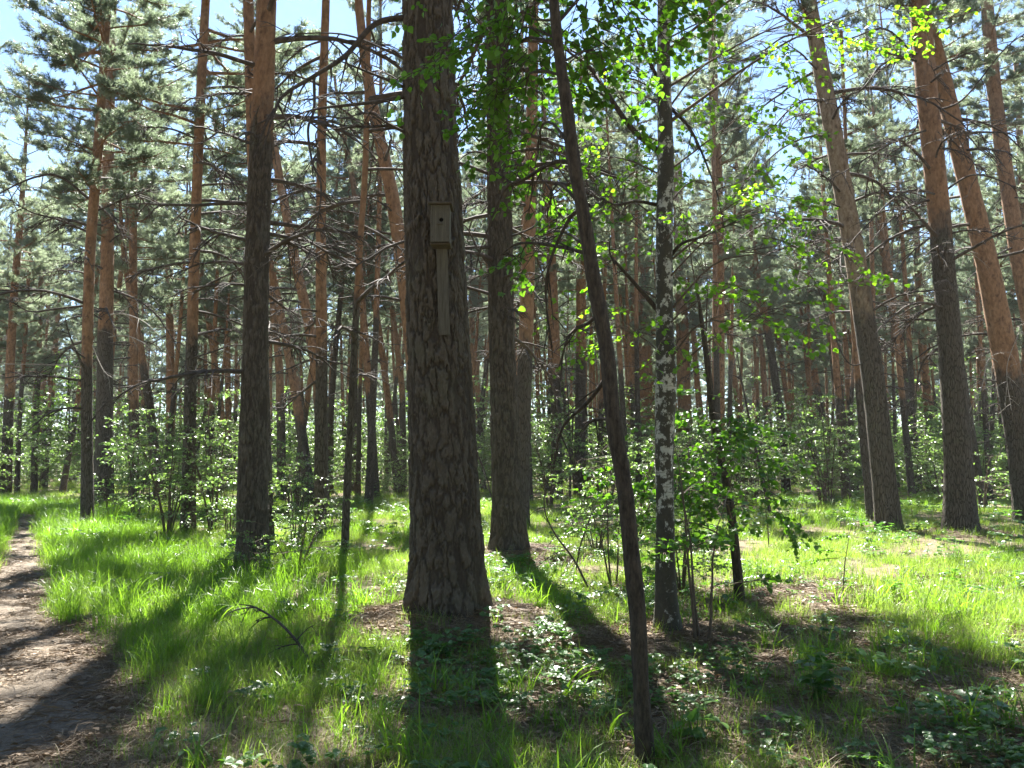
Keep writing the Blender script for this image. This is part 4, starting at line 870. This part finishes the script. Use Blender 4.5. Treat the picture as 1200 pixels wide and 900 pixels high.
bumpz = 0.008 * np.sin(PX * 9 + 2 * np.sin(PY * 5)) * np.sin(PY * 8) + 0.006 * np.sin(PX * 21 + PY * 3) * np.sin(PY * 17) + gp.normal(0, 0.002, PX.shape)
ed = 0.018 * np.sin(PX * 4 + PY * 3) + 0.014 * np.sin(PY * 11 + PX * 2)
PZ = gz(PX, PY) + 0.022 + bumpz - 0.06 * np.abs(u[None]) ** 4 + ed * np.abs(u[None]) ** 3
n = len(u); i = np.arange(len(pp) - 1)[:, None] * n; j = np.arange(n - 1)[None]
mb = MB(); mb.add(np.stack([PX, PY, PZ], -1).reshape(-1, 3), np.stack([i + j, i + j + 1, i + n + j + 1, i + n + j], -1).reshape(-1, 4))
tag(link("path", mb.mesh("path", [M['path']])), kind="structure")

# ------------------------------------------------------------------ ground cover that nobody could count
def blades(g, n, h, spread, wd, bend, mat, lie=0.0, segs=4, name="blades"):
    mb = MB()
    for _ in range(n):
        a = g.uniform(0, TAU); rr = spread * math.sqrt(g.random()); b = np.array([math.cos(a) * rr, math.sin(a) * rr, -0.01])
        az = g.uniform(0, TAU); d = np.array([math.cos(az), math.sin(az), 0]); l = h * g.uniform(0.5, 1.15); bd = bend * g.uniform(0.3, 1.5) + lie
        ang = np.linspace(0.12 + lie * 0.6, min(2.4, 0.12 + bd), segs); step = l / segs; P = [b]
        for q in range(segs): P.append(P[-1] + step * (d * math.sin(ang[q]) + np.array([0, 0, math.cos(ang[q])])))
        P = np.array(P); side = np.cross(d, [0, 0, 1.0]); side = unit(side + g.normal(0, 0.3, 3)); t = np.linspace(0, 1, segs + 1); w_ = wd * g.uniform(0.7, 1.3) * (1 - t ** 1.6)
        V = np.concatenate([P[:-1] - side * w_[:-1, None], P[:-1] + side * w_[:-1, None], P[-1:]]); s = segs
        Q = np.array([[q, q + s, q + s + 1, q + 1] for q in range(s - 1)])
        mb.add(V, Q, np.array([[s - 1, 2 * s - 1, 2 * s]]), a=g.uniform(0, 1))
    return mb.mesh(name, [mat], smooth=False)
def herb_patch(g, n, h, spread, leaf, tmpl, mat):
    mb = MB(); P_, D_ = [], []
    for _ in range(n):
        a = g.uniform(0, TAU); rr = spread * math.sqrt(g.random()); b = np.array([math.cos(a) * rr, math.sin(a) * rr, -0.01]); e = b + np.array([g.normal(0, 0.02), g.normal(0, 0.02), h * g.uniform(0.4, 1.1)])
        mb.add(*tube(np.array([b, e]), [0.0016, 0.001], 3)); a0 = g.uniform(0, TAU); k = g.integers(3, 6)
        for q in range(k):
            az = a0 + q * TAU / k + g.normal(0, 0.2); P_.append(e); D_.append(np.array([math.cos(az), math.sin(az), g.uniform(-0.2, 0.35)]))
    P_, D_ = np.array(P_), np.array(D_)
    merge_template(mb, tmpl[0], tmpl[1], P_, D_, leaf * g.uniform(0.6, 1.25, len(P_)), 0, g.uniform(0, 1, len(P_)), np.array([0, 0, 1.0]) + g.normal(0, 0.25, (len(P_), 3)))
    return mb.mesh("herb_patch", [mat], smooth=False)
def litter_patch(g, n, spread):
    mb = MB()
    for _ in range(n):
        a = g.uniform(0, TAU); rr = spread * math.sqrt(g.random()); b = np.array([math.cos(a) * rr, math.sin(a) * rr, g.uniform(0.0, 0.014)]); az = g.uniform(0, TAU)
        d = np.array([math.cos(az), math.sin(az), g.normal(0, 0.12)]); l = g.uniform(0.03, 0.08)
        if g.random() < 0.13: l *= 2.2; r_ = 0.003
        else: r_ = 0.0011
        mb.add(*tube(np.array([b, b + d * l * 0.5 + [0, 0, 0.004], b + d * l]), [r_, r_, r_ * 0.7], 3), a=g.uniform(0, 1))
    for _ in range(5):
        a = g.uniform(0, TAU); rr = spread * math.sqrt(g.random()); b = np.array([[math.cos(a) * rr, math.sin(a) * rr, 0.012]]); az = g.uniform(0, TAU)
        merge_template(mb, LEAF[0], LEAF[1], b, np.array([[math.cos(az), math.sin(az), 0.1]]), [g.uniform(0.03, 0.055)], 0, np.array([g.uniform(0.3, 1)]), np.array([0, 0, 1.0]) + g.normal(0, 0.4, (1, 3)))
    return mb.mesh("litter_patch", [M['litter']], smooth=False)

def scatter(name, meshes, x, y, sc, seed, extra_z=0.0, tilt=0.12):
    """one object of stuff: points on the ground that each carry a small clump"""
    g = np.random.default_rng(seed); n = len(x)
    col = bpy.data.collections.new(name + "_clumps")
    for k, me in enumerate(meshes): col.objects.link(bpy.data.objects.new("clump_%02d" % k, me))
    me = bpy.data.meshes.new(name); me.vertices.add(n)
    me.vertices.foreach_set("co", np.stack([x, y, gz(x, y) + extra_z], 1).astype(np.float32).ravel())
    def A(nm, tp, v, key): a = me.attributes.new(nm, tp, 'POINT'); a.data.foreach_set(key, v)
    A("turn", 'FLOAT_VECTOR', np.stack([g.normal(0, tilt, n), g.normal(0, tilt, n), g.uniform(0, TAU, n)], 1).astype(np.float32).ravel(), "vector")
    A("size", 'FLOAT_VECTOR', np.repeat(sc[:, None], 3, 1).astype(np.float32).ravel(), "vector")
    A("which", 'INT', g.integers(0, len(meshes), n).astype(np.int32), "value")
    o = link(name, me); tag(o, kind="stuff")
    ng = bpy.data.node_groups.new(name, 'GeometryNodeTree')
    ng.interface.new_socket("Geometry", in_out='INPUT', socket_type='NodeSocketGeometry'); ng.interface.new_socket("Geometry", in_out='OUTPUT', socket_type='NodeSocketGeometry')
    gi, go = ng.nodes.new("NodeGroupInput"), ng.nodes.new("NodeGroupOutput"); io = ng.nodes.new("GeometryNodeInstanceOnPoints"); ci = ng.nodes.new("GeometryNodeCollectionInfo")
    ci.inputs["Collection"].default_value = col; ci.inputs["Separate Children"].default_value = True; ci.inputs["Reset Children"].default_value = True
    def NA(nm, tp):
        q = ng.nodes.new("GeometryNodeInputNamedAttribute"); q.data_type = tp; q.inputs["Name"].default_value = nm; return next(s for s in q.outputs if s.enabled and s.name == "Attribute")
    L = ng.links.new
    L(gi.outputs[0], io.inputs["Points"]); L(ci.outputs[0], io.inputs["Instance"]); io.inputs["Pick Instance"].default_value = True
    L(NA("which", 'INT'), io.inputs["Instance Index"]); e2r = ng.nodes.new("FunctionNodeEulerToRotation"); L(NA("turn", 'FLOAT_VECTOR'), e2r.inputs[0]); L(e2r.outputs[0], io.inputs["Rotation"]); L(NA("size", 'FLOAT_VECTOR'), io.inputs["Scale"])
    L(io.outputs[0], go.inputs[0]); md = o.modifiers.new("clumps", 'NODES'); md.node_group = ng
    return o
def wedge(g, n, d0, d1, spread=0.80, power=2.0):
    """random places in the wedge before the camera between distances d0 and d1"""
    d = (d0 ** power + (d1 ** power - d0 ** power) * g.random(n)) ** (1 / power); a = g.uniform(-spread, spread, n)
    return a * d, d
def vnoise(x, y, s, seed=0.0):
    return 0.5 + 0.25 * np.sin(x * s + 1.7 * np.sin(y * s * 0.8 + seed) + seed) + 0.25 * np.sin(y * s * 1.1 + 1.3 * np.sin(x * s * 1.2 + 2 * seed) - seed)
def clear_of_trunks(x, y, k=1.0):
    ok = np.ones(len(x), bool)
    for tx, ty, tr in used_tree_xy: ok &= (x - tx) ** 2 + (y - ty) ** 2 > (tr * k + 0.02) ** 2
    for mx, my, mh, mr in MOUNDS: ok &= ((x - mx) ** 2 + (y - my) ** 2 > (mr * 1.0) ** 2) | (rng.random(len(x)) < 0.07)
    return ok
gG = np.random.default_rng(3)
short = [blades(gG, 46, h, 0.15, 0.0022, 0.9, M['grass']) for h in (0.12, 0.16, 0.2, 0.14)]
tall = [blades(gG, 34, h, 0.12, 0.0036, 1.1, M['grass_lush'], segs=5) for h in (0.36, 0.45, 0.32, 0.40)]
wide = [blades(gG, 14, h, 0.08, 0.0062, 1.3, M['grass_lush'], segs=6) for h in (0.4, 0.34)]
straw = [blades(gG, 36, 0.2, 0.16, 0.0016, 0.6, M['straw'], lie=1.1) for _ in range(3)]
herbs = [herb_patch(gG, 16, 0.10, 0.16, 0.042, LEAF_W, M['herb']), herb_patch(gG, 12, 0.15, 0.16, 0.05, LEAF, M['herb']), herb_patch(gG, 20, 0.07, 0.16, 0.03, LEAF_W, M['herb']), herb_patch(gG, 9, 0.2, 0.16, 0.06, LEAF_W, M['herb'])]
litter = [litter_patch(gG, 90, 0.2) for _ in range(4)]

# short woodland grass
xs_, ys_, ss_ = [], [], []
for d0, d1, n, s in ((2.3, 5, 2900, 1.0), (5, 9, 6200, 1.05), (9, 18, 12000, 1.15), (18, 35, 13000, 1.5), (35, 75, 9000, 2.2)):
    x, y = wedge(gG, n, d0, d1); pd = path_dist(x, y)
    keep = (pd > -0.06 + 0.14 * gG.random(n)) & clear_of_trunks(x, y) & (gG.random(n) < np.clip(1.25 * vnoise(x, y, 1.1, 2.0) - np.where(d1 < 10, 0.3, 0.1) + 0.10 * ((x < -0.5) & (d1 < 10)) - 0.22 * ((x > -0.9) & (x < 1.6) & (y < 7.6)) - 0.55 * ((x > 1.2) & (vnoise(x, y, 0.75, 9.0) < 0.45)), 0.08, 0.85))
    xs_.append(x[keep]); ys_.append(y[keep]); ss_.append(s * gG.uniform(0.65, 1.3, keep.sum()))
scatter("grass", short, np.concatenate(xs_), np.concatenate(ys_), np.concatenate(ss_), 1)
# tall lush grass along the path and in damp spots
xs_, ys_, ss_ = [], [], []
x, y = wedge(gG, 24000, 4.5, 34); pd = path_dist(x, y); pw = x / y
lush = np.clip(1.2 - np.maximum(pd, 0) / 2.6, 0, 1) * (x > -30) + 1.2 * (np.exp(-((x + 4.1) / 1.35) ** 2 - ((y - 10.4) / 2.8) ** 2)) + 0.14 * (vnoise(x, y, 0.9, 5.0) > 0.72)
keep = (pd > 0.05) & (y > 5.0) & clear_of_trunks(x, y) & (gG.random(len(x)) < lush * np.clip((y - 4.5) / 4, 0, 1))
scatter("tall_grass", tall, x[keep], y[keep], np.clip(0.85 + 0.03 * y[keep], 0.9, 1.5) * gG.uniform(0.55, 1.05, keep.sum()), 2)
x, y = wedge(gG, 2300, 3.3, 12); pd = path_dist(x, y)
keep = (pd > 0.25) & clear_of_trunks(x, y) & (gG.random(len(x)) < 0.10 + 0.8 * np.exp(-((x - 0.35) / 0.6) ** 2 - ((y - 8.8) / 0.9) ** 2) + 0.7 * np.exp(-((x + 1.5) / 0.5) ** 2 - ((y - 8.6) / 0.9) ** 2) + 0.3 * (vnoise(x, y, 1.6, 1.0) > 0.72))
scatter("broad_grass", wide, x[keep], y[keep], gG.uniform(0.6, 1.15, keep.sum()), 3)
# dry straw
x, y = wedge(gG, 15000, 2.3, 24, power=1.5); pd = path_dist(x, y)
keep = (pd > -0.05) & (gG.random(len(x)) < np.clip(1.5 * vnoise(x, y, 1.3, 4.0) - 0.35, 0.05, 1) * np.where(y < 8, 1, 0.6))
scatter("dry_grass", straw, x[keep], y[keep], gG.uniform(0.6, 1.2, keep.sum()), 4)
x, y = wedge(gG, 4600, 2.6, 8); pd = path_dist(x, y); keep = (pd > -0.05) & (x < 0.3) & (gG.random(len(x)) < np.clip(1.6 * vnoise(x, y, 1.9, 7.0) - 0.3, 0, 1))
scatter("dry_grass", straw, x[keep], y[keep], gG.uniform(0.6, 1.1, keep.sum()), 14)
# low broad-leaved ground cover
xs_, ys_, ss_ = [], [], []
for d0, d1, n, s in ((2.3, 6, 1500, 0.7), (6, 14, 4200, 0.85), (14, 40, 6000, 1.5)):
    x, y = wedge(gG, n, d0, d1); pd = path_dist(x, y)
    right_ = np.where(d1 < 15, np.clip(0.12 + 0.75 * ((x > -1.0) & (x < 2.0 + 0.3 * (y < 5.5) * 6)) + 0.14 * (x >= 2.0), 0, 1), 0.5)
    keep = (pd > 0.35) & clear_of_trunks(x, y) & (gG.random(n) < right_ * np.clip(1.6 * vnoise(x, y, 1.5, 3.0) - 0.3, 0.05, 1))
    xs_.append(x[keep]); ys_.append(y[keep]); ss_.append(s * gG.uniform(0.6, 1.2, keep.sum()))
scatter("ground_cover", herbs, np.concatenate(xs_), np.concatenate(ys_), np.concatenate(ss_), 5)
# needle litter
xs_, ys_ = [], []
x, y = wedge(gG, 6500, 2.2, 12, power=1.6); keep = gG.random(len(x)) < np.where(x < -0.3, 0.35, 0.8); xs_.append(x[keep]); ys_.append(y[keep])
for mx, my, mh, mr in MOUNDS:
    q = 700; rr = mr * 1.5 * np.sqrt(gG.random(q)); aa = gG.uniform(0, TAU, q); xs_.append(mx + rr * np.cos(aa)); ys_.append(my + rr * np.sin(aa))
x, y = np.concatenate(xs_), np.concatenate(ys_); pd = path_dist(x, y)
scatter("needle_litter", litter, x, y, gG.uniform(0.7, 1.3, len(x)), 6, extra_z=0.006, tilt=0.06)
so_ = pd  # litter also lies on the path, lifted clear of its crown
x, y = wedge(gG, 6500, 2.5, 30, 0.9, 1.4); pd = path_dist(x, y); keep = pd < 0.1
scatter("path_litter", litter, x[keep], y[keep], gG.uniform(0.6, 1.1, keep.sum()), 7, extra_z=0.027, tilt=0.04)

# ------------------------------------------------------------------ the far pines
def far_trunk(seed, H):
    g = np.random.default_rng(seed); zs = np.arange(-0.3, H + 0.01, 0.5); bx_, by_ = g.normal(0, 0.5, 2)
    Cc = np.stack([bx_ * np.sin(zs / H * 2.2) , by_ * np.sin(zs / H * 1.7), zs], 1); rr = 0.155 * g.uniform(0.8, 1.25) * (1 - 0.8 * np.maximum(zs, 0) / H) * (1 + 0.3 * np.exp(-np.maximum(zs, 0) / 0.3)); ex = []
    for k in range(14):
        z = g.uniform(2.5, H * 0.55); az = g.uniform(0, TAU); L = g.uniform(0.7, 2.2); c = np.array([np.interp(z, zs, Cc[:, q]) for q in range(3)]); ca_, sa_ = math.cos(az), math.sin(az); Rz = np.array([[ca_, -sa_, 0], [sa_, ca_, 0], [0, 0, 1]])
        for P, r_ in rand_branch(L, 0.016, g.uniform(0, 0.6), 4, 0.5, int(g.integers(1, 9999)))[:13]: ex.append((P @ Rz.T + c, r_, 0.5))
    return trunk_mesh(Cc, rr, g.uniform(4, 8), M['pine_bark'], 9, extra=ex), Cc
FT = [(H, *far_trunk(300 + k, H)) for k, H in enumerate((22, 24, 20, 23, 25, 21, 19, 24))]
def place_far(x, y, label, group, g):
    k = int(g.integers(0, len(FT))); H, me, Cc = FT[k]; root = thing("pine_tree", (x, y, float(gz(x, y))), label, "pine tree", group); s = g.uniform(0.85, 1.1)
    root.scale = (s, s, s); root.rotation_euler = (g.normal(0, 0.035), g.normal(0, 0.045), g.uniform(0, TAU)); link("trunk", me, root)
    zc = H * g.uniform(0.42, 0.6) + max(0, 50 - y) * 0.12; add_crown(root, Cc, H, int(g.integers(0, 6)), zc, g.uniform(0.6, 0.85), int(g.integers(1, 9999))); return root
gF = np.random.default_rng(71); placed = [(a, b) for a, b, _ in used_tree_xy]; cnt = 0; tries = 0
while cnt < 245 and tries < 20000:
    tries += 1; d = 30 + 50 * gF.random() ** 0.7; x = gF.uniform(-0.82, 0.82) * d
    if any((x - a) ** 2 + (d - b) ** 2 < 2.3 ** 2 for a, b in placed): continue
    px = 600 + FPX * x / d
    if abs(path_dist(np.array([x]), np.array([d]))[0]) < 1.5 and d < 60: continue
    if 868 < px < 940 and d < 55 and gF.random() < 0.6: continue
    placed.append((x, d)); cnt += 1
    place_far(x, d, "slender far pine in the crowded rows of trunks at the back", "far pines in the crowded rows at the back", gF)

# the wood beyond and around, one mass
col = bpy.data.collections.new("forest_trees")
fm = []
xs_, ys_ = [], []
for _ in range(400):
    d = 78 + 70 * gF.random(); xs_.append(gF.uniform(-0.95, 0.95) * d); ys_.append(d)
for _ in range(130):  # unseen trees behind the camera, added to darken the near trunks
    a = gF.uniform(math.pi * 0.62, math.pi * 1.38); d = gF.uniform(9, 45); xs_.append(math.sin(a) * d); ys_.append(math.cos(a) * d)
for _ in range(70):
    s = gF.choice([-1, 1]); d = gF.uniform(3, 60); xs_.append(s * (0.84 * d + gF.uniform(5, 25))); ys_.append(d)
xs_, ys_ = np.array(xs_), np.array(ys_); ok = np.abs(path_dist(xs_, ys_)) > 1.0; xs_, ys_ = xs_[ok], ys_[ok]
def whole_tree(k):
    """far trunk and crown joined: only for the wood that reads as one mass"""
    H, me, Cc = FT[k]; o1 = bpy.data.objects.new("a", me); cm = CROWNS[k % 6]
    mb = MB()
    for mesh, T_, ms in ((me, np.eye(3), 0), (cm, np.diag([1, 1, (H * 0.62) / CROWN_H[k % 6]]), 2)):
        nv = len(mesh.vertices); co = np.empty(nv * 3, np.float32); mesh.vertices.foreach_get("co", co); co = co.reshape(-1, 3) @ T_
        if ms: co = co + np.array([np.interp(H * 0.4, Cc[:, 2], Cc[:, 0]), np.interp(H * 0.4, Cc[:, 2], Cc[:, 1]), H * 0.4])
        tn = np.empty(nv, np.float32); mesh.attributes["tint"].data.foreach_get("value", tn)
        npz = len(mesh.polygons); li = np.empty(len(mesh.loops), np.int32); mesh.loops.foreach_get("vertex_index", li); tot = np.empty(npz, np.int32); mesh.polygons.foreach_get("loop_total", tot); ls = np.empty(npz, np.int32); mesh.polygons.foreach_get("loop_start", ls); mi = np.empty(npz, np.int32); mesh.polygons.foreach_get("material_index", mi)
        off = mb.n; mb.V.append(co); mb.A.append(tn); mb.n += nv
        for q, L_, M_ in ((4, mb.Q, mb.qm), (3, mb.T, mb.tm)):
            s_ = tot == q
            if s_.any(): L_.append(li[ls[s_][:, None] + np.arange(q)] + off); M_.append(mi[s_] + ms)
    return mb.mesh("forest_tree", [M['pine_bark'], M['dead_wood'], M['needles'], M['pine_limb']], smooth=False)
fo = scatter("forest", [whole_tree(k) for k in (0, 1, 3, 4)], xs_, ys_, gF.uniform(0.85, 1.1, len(xs_)), 8, tilt=0.03)
fo['label'] = "distant pine wood merging into one mass behind the far trunks, plus unseen trees around the camera"

# leafy undergrowth far back, one mass, and the air between
x, y = wedge(gF, 1500, 36, 150, 0.9, 1.5); keep = (path_dist(x, y) > 0.8) | (y > 75)
scatter("undergrowth", [SHRUB[k][1] for k in (0, 1, 2, 3)], x[keep], y[keep], gF.uniform(1.2, 2.6, keep.sum()) * np.clip(0.8 + y[keep] / 120, 1, 2), 10)
hz = MB(); box(hz, (0, 75, 16), (420, 262, 36))
ho = link("haze", hz.mesh("haze", [], smooth=False)); tag(ho, kind="stuff")
m = bpy.data.materials.new("haze"); m.use_nodes = True; nt = m.node_tree; nt.nodes.clear(); out = nt.nodes.new("ShaderNodeOutputMaterial")
pv = nt.nodes.new("ShaderNodeVolumePrincipled"); pv.inputs["Color"].default_value = (0.88, 0.93, 0.97, 1); pv.inputs["Density"].default_value = HAZE; pv.inputs["Anisotropy"].default_value = 0.3
nt.links.new(pv.outputs[0], out.inputs["Volume"]); ho.data.materials.append(m)
